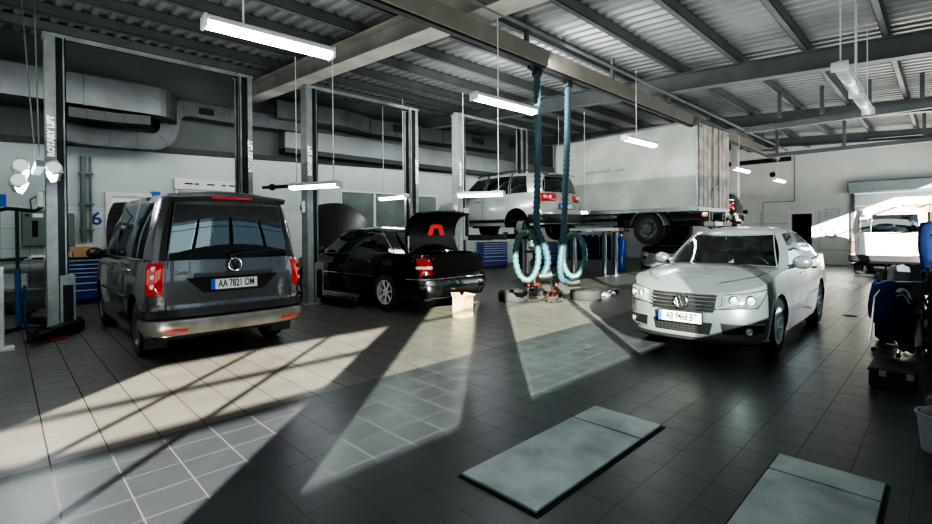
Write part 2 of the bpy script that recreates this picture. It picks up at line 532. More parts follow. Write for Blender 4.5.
            if kind == 'pillar' or kind in skip:
                fr.use(sgm[2] if len(sgm) > 2 else paint)
                for sg in (1, -1):
                    fr.grid([[(p.x, p.y*sg, p.z) for p in c] for c in cc])
                fr.use(paint)
            else:
                lu0, lu1 = .0 if kind == 'windscreen' else .02, 1.0 if kind == 'rear_window' else .98
                if len(sgm) > 2: lu0, lu1 = sgm[2]
                us = [lu0+(lu1-lu0)*k/nn for k in range(nn+1)]; vs = [v0+(v1-v0)*k/nv for k in range(nv+1)]
                grid = [[P2(u, v) for v in vs] for u in us]
                for sg in (1, -1):
                    F = lambda p: (p.x, p.y*sg, p.z)
                    fr.use(fm)
                    fr.grid([[F(P2(u, 0)), F(P2(u, v0))] for u in [0]+us[1:-1]+[1]])
                    fr.use(paint if kind != 'windscreen' else fm)
                    fr.grid([[F(P2(u, v1)), F(P2(u, 1))] for u in [0]+us[1:-1]+[1]])
                    fr.use(fm)
                    if lu0 > 0: fr.grid([[F(P2(0, v)) for v in [0]+vs[1:-1]+[1]], [F(P2(lu0, v)) for v in [v0]+vs[1:-1]+[v1]]])
                    if lu1 < 1: fr.grid([[F(P2(lu1, v)) for v in [v0]+vs[1:-1]+[v1]], [F(P2(1, v)) for v in [0]+vs[1:-1]+[1]]])
                    fr.use(paint)
                if kind in ('windscreen', 'rear_window'):
                    g = MB()
                    for sg in (1, -1): g.grid([[(p.x, p.y*sg, p.z) for p in c] for c in grid])
                    pn = g.build(kind, glassm.get(kind, G_car), R, 60); s.__dict__[kind] = pn
                    s.__dict__[kind+'_P2'] = P2
                else:
                    for sg in (1, -1):
                        g = MB(); g.grid([[(p.x, p.y*sg, p.z) for p in c] for c in grid])
                        g.build('side_window', glassm.get(kind, glassm.get('side', G_car)), R, 60)
        # roof: loft between mirrored roof columns
        rc = roofcols; m = 10
        rows = [[(e.x, e.y*t, e.z+crown*(1-abs(t)**2.6)*min(1, abs(e.y)/.35+.0)) for t in [1-k/m for k in range(2*m+1)]] for e in rc]
        fr.use(paint)
        # blend crown to zero at front/back rims
        fr.grid(rows)
        s.roofrows = rows
        return fr.build('cabin_frame', None, R, 35)
    def interior(s, z0, xdash, seats, w=None, seatm=None, steer=1, hz=.62):
        P = s.P; R = s.root; w = w or s.W*.8
        b = MB(); b.use(M_dash)
        b.box(xdash-.35, xdash+.15, -w, w, z0+.25, s.zbelt(xdash)-.02, .06)
        b.use(M_dark)
        b.box(min(x for x, *_ in seats)-.7, xdash, -w, w, z0, z0+.04)
        b.build('dashboard', None, R)
        g = MB(); y = .37*steer; c = Vector((xdash-.48, y, s.zbelt(xdash)-.05))
        pts = [c+Vector((.06*sin(a), .185*cos(a), .17*sin(a))) for a in [2*pi*k/24 for k in range(24)]]
        g.tube(pts, .014, 6, closed=True)
        g.tube([c+Vector((0, -.17, 0)), c+Vector((0, .17, 0))], .018, 6); g.tube([c, c+Vector((.2, 0, -.1))], .03, 6)
        g.build('steering_wheel', M_black, R, 50)
        for x, y, ww in seats:
            g = MB()
            g.box(x-.1, x+.42, y-ww, y+ww, z0+.12, z0+.3, .06)
            rows = [(x-.1, z0+.25, .12), (x-.22, z0+.6, .11), (x-.30, z0+hz+.22, .07)]
            for (xa, za, ta), (xb, zb_, tb) in zip(rows, rows[1:]):
                k = g.av([(xa+ta/2, y-ww, za), (xa+ta/2, y+ww, za), (xa-ta/2, y+ww, za), (xa-ta/2, y-ww, za), (xb+tb/2, y-ww*.9, zb_), (xb+tb/2, y+ww*.9, zb_), (xb-tb/2, y+ww*.9, zb_), (xb-tb/2, y-ww*.9, zb_)])
                g.af([(k, k+1, k+5, k+4), (k+1, k+2, k+6, k+5), (k+2, k+3, k+7, k+6), (k+3, k, k+4, k+7), (k+4, k+5, k+6, k+7)])
            for yy in ([y] if ww < .4 else [y-.4, y+.4]):
                g.box(x-.37, x-.27, yy-.13, yy+.13, z0+hz+.26, z0+hz+.46, .04)
            g.build('seat', seatm or M_cloth_seat, R, 40)
    def mirrors(s, paint, x, z, out=.12, size=(.10, .20, .13), both=True):
        for sg in ((1, -1) if both else (1,)):
            g = MB(); y0 = s.skin(x, s.W, s.zbelt(x)).y
            g.use(M_black); g.tube([(x, sg*(y0-.04), z-.03), (x-.03, sg*(y0+out*.6), z)], .025, 8)
            g.use(paint)
            cx, cy = x-.05, sg*(y0+out)
            g.sphere((cx, cy, z+.03), 1, 16, (size[0]*.75, size[1]*.55, size[2]*.62))
            g.build('wing_mirror', None, s.root, 60)
    def vw_badge(s, c, nrm, r, parent):
        """round emblem of a ring with a V above a W"""
        n = Vector(nrm).normalized(); up = (Vector((0, 0, 1))-n*n.z).normalized(); rt = up.cross(n)
        c = Vector(c); g = MB()
        T = lambda x, y, o=.006: c+rt*(x*r)+up*(y*r)+n*o
        g.use(M_blueband if s.P.get('bluebadge') else M_black)
        k = g.av([T(0, 0, .002)]+[T(.95*cos(2*pi*i/24), .95*sin(2*pi*i/24), .002) for i in range(24)])
        g.af([(k, k+1+i, k+1+(i+1) % 24) for i in range(24)])
        g.use(M_chrome)
        g.tube([T(cos(2*pi*i/28)*.95, sin(2*pi*i/28)*.95) for i in range(28)], r*.09, 6, closed=True)
        t = r*.06
        g.tube([T(-.30, .82), T(0, .12), T(.30, .82)], t, 5)
        g.tube([T(-.76, .45), T(-.34, -.78), T(0, .05), T(.34, -.78), T(.76, .45)], t, 5)
        return g.build('round_badge', None, parent, 50)
    def plate(s, c, nrm, text, parent, w=.52, h=.112, light=True):
        n = Vector(nrm).normalized()
        rz = atan2(n.y, n.x)
        e = bpy.data.objects.new('number_plate', None)
        g = MB(); g.xf = Matrix.Translation(c) @ Matrix.Rotation(rz, 4, 'Z') @ Matrix.Rotation(-math.asin(max(-1, min(1, n.z))), 4, 'Y')
        g.use(M_black); g.box(-.006, .004, -w/2-.012, w/2+.012, -h/2-.012, h/2+.012)
        g.use(M_plate); g.box(.003, .008, -w/2, w/2, -h/2, h/2)
        g.use(M_blueband); g.box(.0082, .009, -w/2, -w/2+.042, -h/2, h/2)
        o = g.build('number_plate', None, parent)
        bpy.data.objects.remove(e)
        rot = (Matrix.Rotation(rz, 4, 'Z') @ Matrix.Rotation(-math.asin(max(-1, min(1, n.z))), 4, 'Y') @ Matrix(((0, 0, 1, 0), (1, 0, 0, 0), (0, 1, 0, 0), (0, 0, 0, 1))))
        pos = g.xf @ Vector((.010, .022, 0))
        if text: text_mesh('plate_lettering', text, h*1.02, M_ink, o, pos, rot.to_euler(), .001, sx=.66, bold=.0022)
        return o
def side_y(c, x, ins=.012):
    best = None
    for X, Y in c.plan:
        p = c.skin(X, Y, c.zbelt(X)); d = abs(p.x-x)
        if best is None or d < best[0]: best = (d, p.y)
    return best[1]-ins
def tail_x(c, y, ins=.015):
    pts = [c.skin(X, Y, c.zbelt(X)) for X, Y in c.plan if X < 0]
    best = min(pts, key=lambda p: abs(p.y-y) + (0 if p.x < c.x0r else 9))
    return best.x+ins
def arc_tail_y(c, y):
    """arc position on the tail where half width is y"""
    best = min(range(len(c.plan)), key=lambda i: abs(c.plan[i][1]-y)+(0 if c.plan[i][0] < c.x0r+.01 else 9))
    return c.arc[best]
def arc_nose_y(c, y):
    best = min(range(len(c.plan)), key=lambda i: abs(c.plan[i][1]-y)+(0 if c.plan[i][0] > c.x0f-.01 else 9))
    return c.arc[best]

def four_wheels(c, r, w, spokes=5, style='alloy', inset=.03, which=('fl', 'fr', 'rl', 'rr'), drop=0, trk=None):
    P = c.P
    for k in which:
        x = P['xf'] if k[0] == 'f' else P['xr']; sg = 1 if k[1] == 'l' else -1
        wheel(c.root, x, sg*((trk or c.W)-inset-w/2), r-drop, r, w, sg, spokes, style)

# ================================================================ grey passenger van (rear towards camera)
P_bmp = mat('weathered bumper paint', '#85847f', .32, .5, coat=.4, var=.35, scale=5)
P_van = mat('graphite car paint', '#5b5b5e', .27, .7, coat=.8, var=.12, scale=1.5)
P_blk = mat('black car paint', '#08090a', .18, .3, coat=1)
P_slv = mat('silver car paint', '#8d9494', .27, .6, coat=.9, var=.05)
P_slv2 = mat('champagne silver paint', '#9da39d', .28, .5, coat=.8, var=.08)
P_wht = mat('white van paint', '#c2c1ba', .3, coat=.6, var=.05)
def build_grey_van():
    root = thing('passenger_van', 'dark grey compact passenger van seen from behind at the left, plate AA 7821 OM', 'van', (1.97, 8.86, 0), pi/2); root.scale = (1.0, .985, 1.075)
    c = Car(root, dict(L=4.86, W=1.78, xf=1.55, xr=-1.45, Ra=.40, zw=.33, zs=.24, nl=.7, tl=.34, nf=2.4, nr=3.4, taper=.02,
        g=[(.2, .95), (.35, .985), (.6, 1), (.85, .99), (1.0, .975), (1.15, .95)],
        nose=[(.2, 2.32), (.4, 2.43), (.6, 2.42), (.8, 2.3), (.95, 2.15)], tail=[(.2, -2.36), (.34, -2.43), (.52, -2.43), (.60, -2.37), (.9, -2.36), (1.15, -2.33)],
        zlo=[(-2.5, .34), (-2.1, .30), (-1.9, .24), (1.9, .24), (2.2, .22), (2.5, .22)],
        belt=[(-2.5, 1.13), (-1, 1.13), (.9, 1.10), (1.3, 1.06), (1.9, .97), (2.43, .82)],
        crown=[(-2.5, 0), (.9, 0), (1.3, .06), (2.2, .08), (2.43, 0)], cowl=1.30, deck=-9, hoodcap=False, tailcap=False,
        seams=[1.12, .10, -1.02], handles={'front_door': (.28, .98), 'sliding_door': (-.88, .98)}))
    c.build_body(P_van, [('front_door', 1.12, .10), ('sliding_door', .10, -1.02)])
    c.underbody()
    # engine bay under the raised bonnet
    b = MB(); b.use(M_dark); b.box(1.15, 2.25, -.78, .78, .55, .7); b.use(M_black); b.box(1.4, 2.0, -.4, .5, .7, .93, .04); b.use(M_under); b.box(1.3, 1.7, .5, .7, .7, .95, .03)
    b.build('engine_bay', None, root)
    Y = lambda x: side_y(c, x); S = []
    zr = lambda x: interp([(-2.35, 1.79), (-2.2, 1.82), (-1.2, 1.86), (.2, 1.86), (.62, 1.815), (.8, 1.80)], x)
    yr = lambda x: .70
    tx = lambda y: tail_x(c, y)
    S.append(('windscreen', [(1.66, 0, .82, 0), (1.22, .70, .66, .60)]))
    S.append(('pillar', [(1.22, .70, .66, .60), (1.08, Y(1.08), .56, .68)]))
    S.append(('side_window', [(1.08, Y(1.08), .56, .68), (.15, Y(.15), .12, .71)]))
    S.append(('pillar', [(.15, Y(.15), .12, .71), (.05, Y(.05), .03, .71)], M_black))
    S.append(('side_window', [(.05, Y(.05), .03, .71), (-.97, Y(-.97), -.95, .71)]))
    S.append(('pillar', [(-.97, Y(-.97), -.95, .71), (-1.07, Y(-1.07), -1.05, .71)], M_black))
    S.append(('side_window', [(-1.07, Y(-1.07), -1.05, .71), (-1.95, Y(-1.95), -1.86, .70)]))
    S.append(('pillar', [(-1.95, Y(-1.95), -1.86, .70), (-2.2, Y(-2.2), -2.07, .69)]))
    S.append(('pillar', [(-2.2, Y(-2.2), -2.07, .69), (tx(.76), .76, -2.19, .62)]))
    S.append(('pillar', [(tx(.76), .76, -2.19, .62), (tx(.69), .69, -2.21, .585)], M_black))
    S.append(('rear_window', [(tx(.69), .69, -2.21, .585), (tx(0), 0, -2.27, 0)]))
    c.greenhouse(S, P_van, zr, .085, {'rear_window': G_car, 'side': G_dark, 'windscreen': G_car}, .02, v0=.02, v1=.91)
    # tailgate details
    T = c.tot(); RY = lambda y: arc_tail_y(c, y)
    A = lambda y: 2*T-0 if False else RY(y)
    # tailgate panel edge seams
    g = MB()
    c.line([(RY(.70), 1.12), (RY(.70), .62), (RY(.68), .55)], .006, g); 
    for sg in (1, -1): g.tube([(c.surf(RY(y), .545, .002).x, sg*y, .545) for y in (.68, .5, .3, .0)], .006, 5)
    g.build('tailgate_seam', M_dark, root)
    # crease shelf holding the plate
    g = MB(); g.use(P_van)
    xs = c.skin(*c.plan[-1], .9).x
    g.box(xs-.022, xs+.03, -.44, .44, .935, .985, .01)
    g.use(M_dark); k = g.av([(xs-.006, -.52, .935), (xs-.006, .52, .935), (xs-.006, .34, .765), (xs-.006, -.34, .765)]); g.af([(k, k+1, k+2, k+3)])
    g.build('plate_recess', None, root)
    c.plate((xs-.012, 0, .85), (-1, 0, .05), 'AA 7821 OM', root)
    c.vw_badge((xs-.03, 0, 1.065), (-1, 0, .05), .076, root)
    text_mesh('model_lettering', 'TDI', .05, M_chrome, root, (xs-.012, -.60, 1.05), (pi/2, 0, -pi/2), .003)
    text_mesh('engine_lettering', 'Caddy', .055, M_chrome, root, (xs-.012, .56, 1.0), (pi/2, 0, -pi/2), .003)
    # tall tail lamps
    for sg, r in ((1, M_red), (-1, M_red)):
        g = MB(); rows = []
        a0, a1 = RY(.885)-.10 if False else c.arc_x(-2.12), RY(.735)
        for j in range(13):
            v = j/12; z = .77+.34*v; row = []
            for i in range(9):
                u = i/8; a = (a0+.05*(1-v)+.06*v*0)+(a1-(a0+.05*(1-v)))*u
                o = .03*min(1, 6*u, 6*(1-u), 6*v, 6*(1-v))
                p = c.surf(a, z, max(o, .001)); row.append((p.x, p.y*sg, p.z))
            rows.append(row)
        g.grid(rows); lamp = g.build('tail_lamp', r, root, 50)
        g = MB(); p = c.surf((a0+a1)/2+.04, .9, .034)
        for z in (.86, .96, 1.05):
            p = c.surf((a0+a1)/2+.05, z, .03); g = MB(); g.sphere((p.x, p.y*sg, z), .03, 10, (.35, 1, .9))
            g.build('lamp_reflector', M_lens if sg == 1 else mat('pink lens', '#d0706a', .1, coat=1), lamp, 60)
    # bumper: painted shell with black top strip, reflectors, lower lip
    bm_ = MB(); bm_.use(M_black)
    for sg in (1, -1):
        rows = []
        for z, o in ((.60, .002), (.605, .035), (.525, .04), (.51, .01)):
            rows.append([(lambda p: (p.x, p.y*sg, p.z))(c.surf(a, z, o)) for a in [c.arc_x(-2.0)+(T-c.arc_x(-2.0))*k/16 for k in range(17)]])
        bm_.grid(rows)
    bm_.use(P_bmp)
    for sg in (1, -1):
        rows = []
        for z, o in ((.51, .01), (.50, .045), (.45, .055), (.40, .05), (.36, .03), (.335, .0)):
            rows.append([(lambda p: (p.x, p.y*sg, p.z))(c.surf(a, z, o)) for a in [c.arc_x(-2.0)+(T-c.arc_x(-2.0))*k/16 for k in range(17)]])
        bm_.grid(rows)
    bump = bm_.build('rear_bumper', None, root, 40)
    for sg in (1, -1):
        g = MB(); rows = []
        for z, o in ((.375, .05), (.38, .056), (.405, .058), (.41, .052)):
            rows.append([(lambda p: (p.x, p.y*sg, p.z))(c.surf(RY(y), z, o)) for y in (.50, .56, .62, .68, .74)])
        g.grid(rows); g.build('reflector', M_red, bump, 50)
    # high brake lamp, wiper, spoiler
    g = MB(); g.box(-2.345, -2.29, -.23, .23, 1.815, 1.842, .008); g.build('brake_lamp', M_red, root)
    g = MB(); g.use(P_van); rows = []
    for x, z in ((-2.05, 1.885), (-2.2, 1.875), (-2.33, 1.85), (-2.335, 1.83), (-2.28, 1.79)):
        rows.append([(x+.04*(t*t), .66*t, z+.03*(1-t*t)-.015) for t in [-1+2*k/12 for k in range(13)]])
    g.grid(rows); g.build('roof_spoiler', P_van, root, 50)
    g = MB(); g.tube([(-2.385, .03, 1.17), (-2.41, .0, 1.19), (-2.375, -.25, 1.215), (-2.36, -.5, 1.22)], .011, 6); g.sphere((-2.39, .03, 1.165), .032, 10)
    g.build('rear_wiper', M_black, root, 50)
    # side rub rail, sills
    for sg in (1, -1):
        for pts, r in (([(c.arc_x(x), .66) for x in (1.1, .5, 0, -.6, -1.0)], .016), ([(c.arc_x(x), 1.125) for x in (1.08, .3, -.6, -1.3, -1.95)], .012)):
            g = MB(); g.tube([(lambda p: (p.x, p.y*sg, p.z))(c.surf(a, z, .004)) for a, z in pts], r, 5); g.build('side_trim', M_black, root, 50)
    c.mirrors(M_black, 1.05, 1.12, .13)
    c.interior(.35, 1.25, [(.35, .38, .25), (.35, -.38, .25), (-.55, 0, .62), (-1.5, 0, .6)], seatm=mat('charcoal seat', '#232426', .9))
    # raised bonnet
    g = MB(); rows = []
    hinge = Vector((1.22, 0, 1.07)); an = radians(47)
    for i in range(9):
        u = i/8; rows.append([])
        for j in range(-6, 7):
            t = j/6; d = 1.06*u; hgt = .06*(1-t*t)+.13*sin(pi*u*.6)
            hw = .80-.16*u**3
            q = Vector((cos(an)*d-sin(an)*hgt, hw*t, sin(an)*d+cos(an)*hgt)); p = hinge+q; rows[-1].append(tuple(p))
    g.grid(rows); g.grid([[tuple(Vector(p)+Vector((.02, 0, -.02))) for p in r] for r in rows])
    g.build('bonnet', P_blk, root, 50)
    g = MB(); g.tube([(1.5, .6, 1.0), (1.75, .62, 1.75)], .008, 6); g.build('bonnet_stay', M_steel, root)
    # mud flaps
    for sg in (1, -1):
        g = MB(); g.box(-1.93, -1.91, sg*.62, sg*.86, .14, .42, .006); g.build('mud_flap', M_black, root)
    four_wheels(c, .325, .215, 7, 'steel')
    return root

# ================================================================ black saloon, bonnet and boot lid raised
def build_black_sedan():
    root = thing('sedan', 'black saloon car with raised bonnet and open boot, a red triangle panel inside its lid', 'car', (5.80, 9.38, 0.0), pi/2+.07); root.scale = (1.12, 1.02, 1.12)
    c = Car(root, dict(L=4.8, W=1.77, xf=1.42, xr=-1.20, Ra=.365, zw=.33, zs=.22, nl=.75, tl=.55, nf=2.3, nr=2.6, taper=.04,
        g=[(.2, .94), (.35, .98), (.55, 1), (.75, .99), (.9, .965), (1.0, .93)],
        nose=[(.2, 2.25), (.4, 2.38), (.6, 2.38), (.8, 2.2)], tail=[(.2, -2.25), (.35, -2.39), (.58, -2.39), (.64, -2.34), (.8, -2.31), (1.0, -2.26)],
        zlo=[(-2.5, .30), (-1.9, .24), (1.9, .22), (2.5, .22)],
        belt=[(-2.4, .93), (-2.1, .985), (-1.4, .99), (0, .955), (.9, .93), (1.6, .86), (2.1, .76), (2.4, .66)],
        crown=[(-2.4, 0.0), (-2.1, .03), (-1.4, .04), (.9, .06), (1.6, .09), (2.2, .06), (2.4, 0)], cowl=.80, deck=-1.35, hoodcap=False, tailcap=False,
        seams=[.95, -.08, -.95], handles={'front_door': (.12, .82), 'rear_door': (-.74, .84)}))
    c.build_body(P_blk, [('front_door', .95, -.08), ('rear_door', -.08, -.95)])
    c.underbody()
    b = MB(); b.use(M_dark); b.box(.95, 2.2, -.75, .75, .5, .6); b.use(M_black); b.box(1.2, 1.9, -.4, .5, .6, .86, .04); b.build('engine_bay', None, root)
    Y = lambda x: side_y(c, x)
    zr = lambda x: sinterp([(-1.4, 1.30), (-1.0, 1.375), (-.4, 1.42), (.2, 1.40), (.45, 1.37)], x)
    S = [('windscreen', [(1.25, 0, .45, 0), (.92, .66, .34, .52)]),
         ('pillar', [(.92, .66, .34, .52), (.86, Y(.86), .26, .60)]),
         ('side_window', [(.86, Y(.86), .26, .60), (-.05, Y(-.05), -.08, .62)]),
         ('pillar', [(-.05, Y(-.05), -.08, .62), (-.13, Y(-.13), -.14, .62)], M_black),
         ('side_window', [(-.13, Y(-.13), -.14, .62), (-.95, Y(-.95), -.80, .60)]),
         ('pillar', [(-.95, Y(-.95), -.80, .60), (-.98, Y(-.98), -.83, .60)], M_black),
         ('side_window', [(-.98, Y(-.98), -.83, .60), (-1.32, Y(-1.32), -.95, .585)]),
         ('pillar', [(-1.32, Y(-1.32), -.95, .585), (-1.62, .70, -1.12, .52)]),
         ('rear_window', [(-1.62, .66, -1.12, .50), (-1.82, 0, -1.22, 0)])]
    c.greenhouse(S, P_blk, zr, .06, {'side': G_dark, 'windscreen': G_car, 'rear_window': G_dark}, .03)
    # chrome window line and belt strips
    g = MB()
    fr = []
    for sg in (1, -1):
        pts = [(.80, Y(.8)+.012, .965), (-.1, Y(-.1)+.014, .975), (-1.2, Y(-1.2)+.012, 1.0), (-1.36, Y(-1.3)-.01, 1.05), (-1.16, .72, 1.2), (-.93, .645, 1.31), (-.5, .65, 1.36), (0, .655, 1.375), (.3, .655, 1.33), (.58, .70, 1.17), (.80, .80, .99)]
        g.tube([(x, y*sg, z) for x, y, z in catmull(pts, 4)], .009, 5)
    c.line([(c.arc_x(x), .60) for x in (1.05, .5, 0, -.5, -.93)], .010, g, off=.006)
    g.build('chrome_strip', M_chrome, root, 60)
    T = c.tot(); RY = lambda y: arc_tail_y(c, y)
    # rear bumper
    b = MB(); b.use(P_blk)
    aa = [c.arc_x(-1.72)+(T-c.arc_x(-1.72))*k/18 for k in range(19)]
    for sg in (1, -1):
        b.grid([[(lambda p: (p.x, p.y*sg, p.z))(c.surf(a, z, o)) for a in aa] for z, o in ((.64, 0), (.63, .04), (.5, .055), (.4, .05), (.30, .02), (.25, -.02))])
    bump = b.build('rear_bumper', None, root, 40)
    g = MB()
    for sg in (1, -1): g.tube([(lambda p: (p.x, p.y*sg, p.z))(c.surf(a, .585, .058)) for a in aa[2:]], .011, 6)
    g.build('chrome_strip', M_chrome, bump, 50)
    # boot opening
    b = MB(); b.use(M_dark)
    b.box(-2.22, -1.45, -.62, .62, .5, .55); b.box(-2.24, -2.2, -.64, .64, .5, .9); b.box(-1.5, -1.45, -.7, .7, .5, .96)
    b.box(-2.2, -1.45, .62, .66, .5, .95); b.box(-2.2, -1.45, -.66, -.62, .5, .95)
    b.use(P_blk)
    for sg in (1, -1):
        b.grid([[tuple(Vector((c.skin(X, Y_, c.zbelt(X)).x, sg*(c.skin(X, Y_, c.zbelt(X)).y), c.zbelt(X)))), tuple(Vector((c.skin(X, Y_, c.zbelt(X)).x*.985, sg*max(0, c.skin(X, Y_, c.zbelt(X)).y-.14), c.zbelt(X)+.012)))] for X, Y_ in c.plan if X < -1.3])
    b.build('boot_well', None, root, 40)
    # tail lamps
    for sg in (1, -1):
        g = MB(); rows = []
        for j in range(9):
            v = j/8; z = .655+.27*v; row = []
            for i in range(9):
                u = i/8; a = c.arc_x(-2.12+.08*v)+(RY(.60)-c.arc_x(-2.12+.08*v))*u; o = .02*min(1, 5*u, 5*(1-u), 5*v, 5*(1-v))
                p = c.surf(a, z, max(.001, o)); row.append((p.x, p.y*sg, p.z))
            rows.append(row)
        g.grid(rows); lamp = g.build('tail_lamp', M_red, root, 50)
        g = MB(); rows = []
        for z in (.755, .76, .79, .795):
            rows.append([(lambda p: (p.x, p.y*sg, p.z))(c.surf(c.arc_x(-2.0)+(RY(.62)-c.arc_x(-2.0))*u, z, .024)) for u in (.15, .3, .45, .6, .75, .9)])
        g.grid(rows); g.build('clear_band', M_lens, lamp, 50)
    # boot lid raised, inner lining towards the camera
    g = MB(); prof = catmull([(-1.62, 1.00), (-1.56, 1.2), (-1.57, 1.40), (-1.66, 1.57), (-1.82, 1.68), (-2.0, 1.70)], 4)
    def lid(u, t, o):
        q = u*(len(prof)-1); i = min(int(q), len(prof)-2); f = q-i
        x = prof[i][0]+(prof[i+1][0]-prof[i][0])*f; z = prof[i][1]+(prof[i+1][1]-prof[i][1])*f
        hw = .63-.03*u; return Vector((x+o*(1-.6*u)+.05*t*t*u-.02, hw*t, z+o*u*.9-.035*t*t*(u)+.0))
    N_ = [k/16 for k in range(17)]
    outer = [[tuple(lid(u, t, .035)) for t in [-1+k/6 for k in range(13)]] for u in N_]
    inner = [[tuple(lid(u, t*.96, -.02)) for t in [-1+k/6 for k in range(13)]] for u in N_]
    g.use(P_blk); g.grid(outer); g.use(M_black); g.grid(inner)
    g.use(P_blk); g.tube([tuple(lid(u, -1, .01)) for u in N_]+[tuple(lid(1, t, .01)) for t in [-1+k/6 for k in range(1, 13)]]+[tuple(lid(u, 1, .01)) for u in N_[::-1]], .022, 6)
    ld = g.build('boot_lid', None, root, 45)
    g = MB(); c.patch([(RY(.60), .645), (c.tot(), .645), (c.tot(), .985), (RY(.60), .985)], '', None, off=.008, mb=g, both=True); g.build('boot_shade_patch', M_dark, root, 50)  # matte dark patch over the tail panel, painted shade of the open boot
    # red warning triangle panel on lining
    P0 = Vector((-1.66, .0, 1.40)); nrm = Vector((-1, 0, -.05)).normalized(); up = Vector((-.05, 0, 1))
    rt = Vector((0, 1, 0)); g = MB()
    R_ = lambda x, y: tuple(P0+rt*x+up*y+nrm*.03)
    k = g.av([R_(-.23, -.10), R_(-.15, .08), (R_(-.05, .10)), R_(-.05, .02), R_(-.10, -.10), R_(.23, -.10), R_(.15, .08), R_(.05, .10), R_(.05, .02), R_(.10, -.10)])
    g.af([(k, k+1, k+2, k+3, k+4), (k+5, k+6, k+7, k+8, k+9), (k+2, k+3, k+8, k+7)])
    g.build('warning_triangle_holder', mat('glowing red plastic', '#d8251a', .4, emit='#e02318', estr=.2), ld)  # plastic given a faint glow of its own to keep the red bright
    for sg in (1, -1):
        g = MB(); g.tube([(-1.55, sg*.62, .97), (-1.62, sg*.63, 1.1), tuple(lid(.3, sg*.95, -.02))], .014, 6); g.build('lid_hinge', M_alu, root, 50)
    c.mirrors(P_blk, .78, .99, .12)
    c.interior(.3, 1.0, [(.2, .38, .26), (.2, -.38, .26), (-.85, 0, .6)], seatm=mat('charcoal seat', '#232426', .9), hz=.55)
    # raised bonnet
    g = MB(); rows = []; hinge = Vector((1.05, 0, .95)); an = radians(56)
    for i in range(11):
        u = i/10; rows.append([])
        for j in range(-8, 9):
            t = j/8; d = 1.15*u; hgt = .10*(1-t*t)+.10*sin(pi*u*.5); hw = .76*(1-.42*max(0, (u-.55)/.45)**2)
            rows[-1].append(tuple(hinge+Vector((cos(an)*d-sin(an)*hgt, hw*t, sin(an)*d+cos(an)*hgt))))
    g.grid(rows); g.grid([[tuple(Vector(p)+Vector((.015, 0, -.02))) for p in r] for r in rows]); g.build('bonnet', mat('bonnet dull black', '#0c0d0e', .5), root, 50)
    for sg in (1, -1):
        g = MB(); g.tube([(lambda p: (p.x, p.y*sg, p.z))(c.surf(arc_nose_y(c, y), .62)) for y in (.6, .68, .75)], .05, 8); g.build('headlamp', M_lens, root, 50)
    four_wheels(c, .325, .205, 7)
    return root

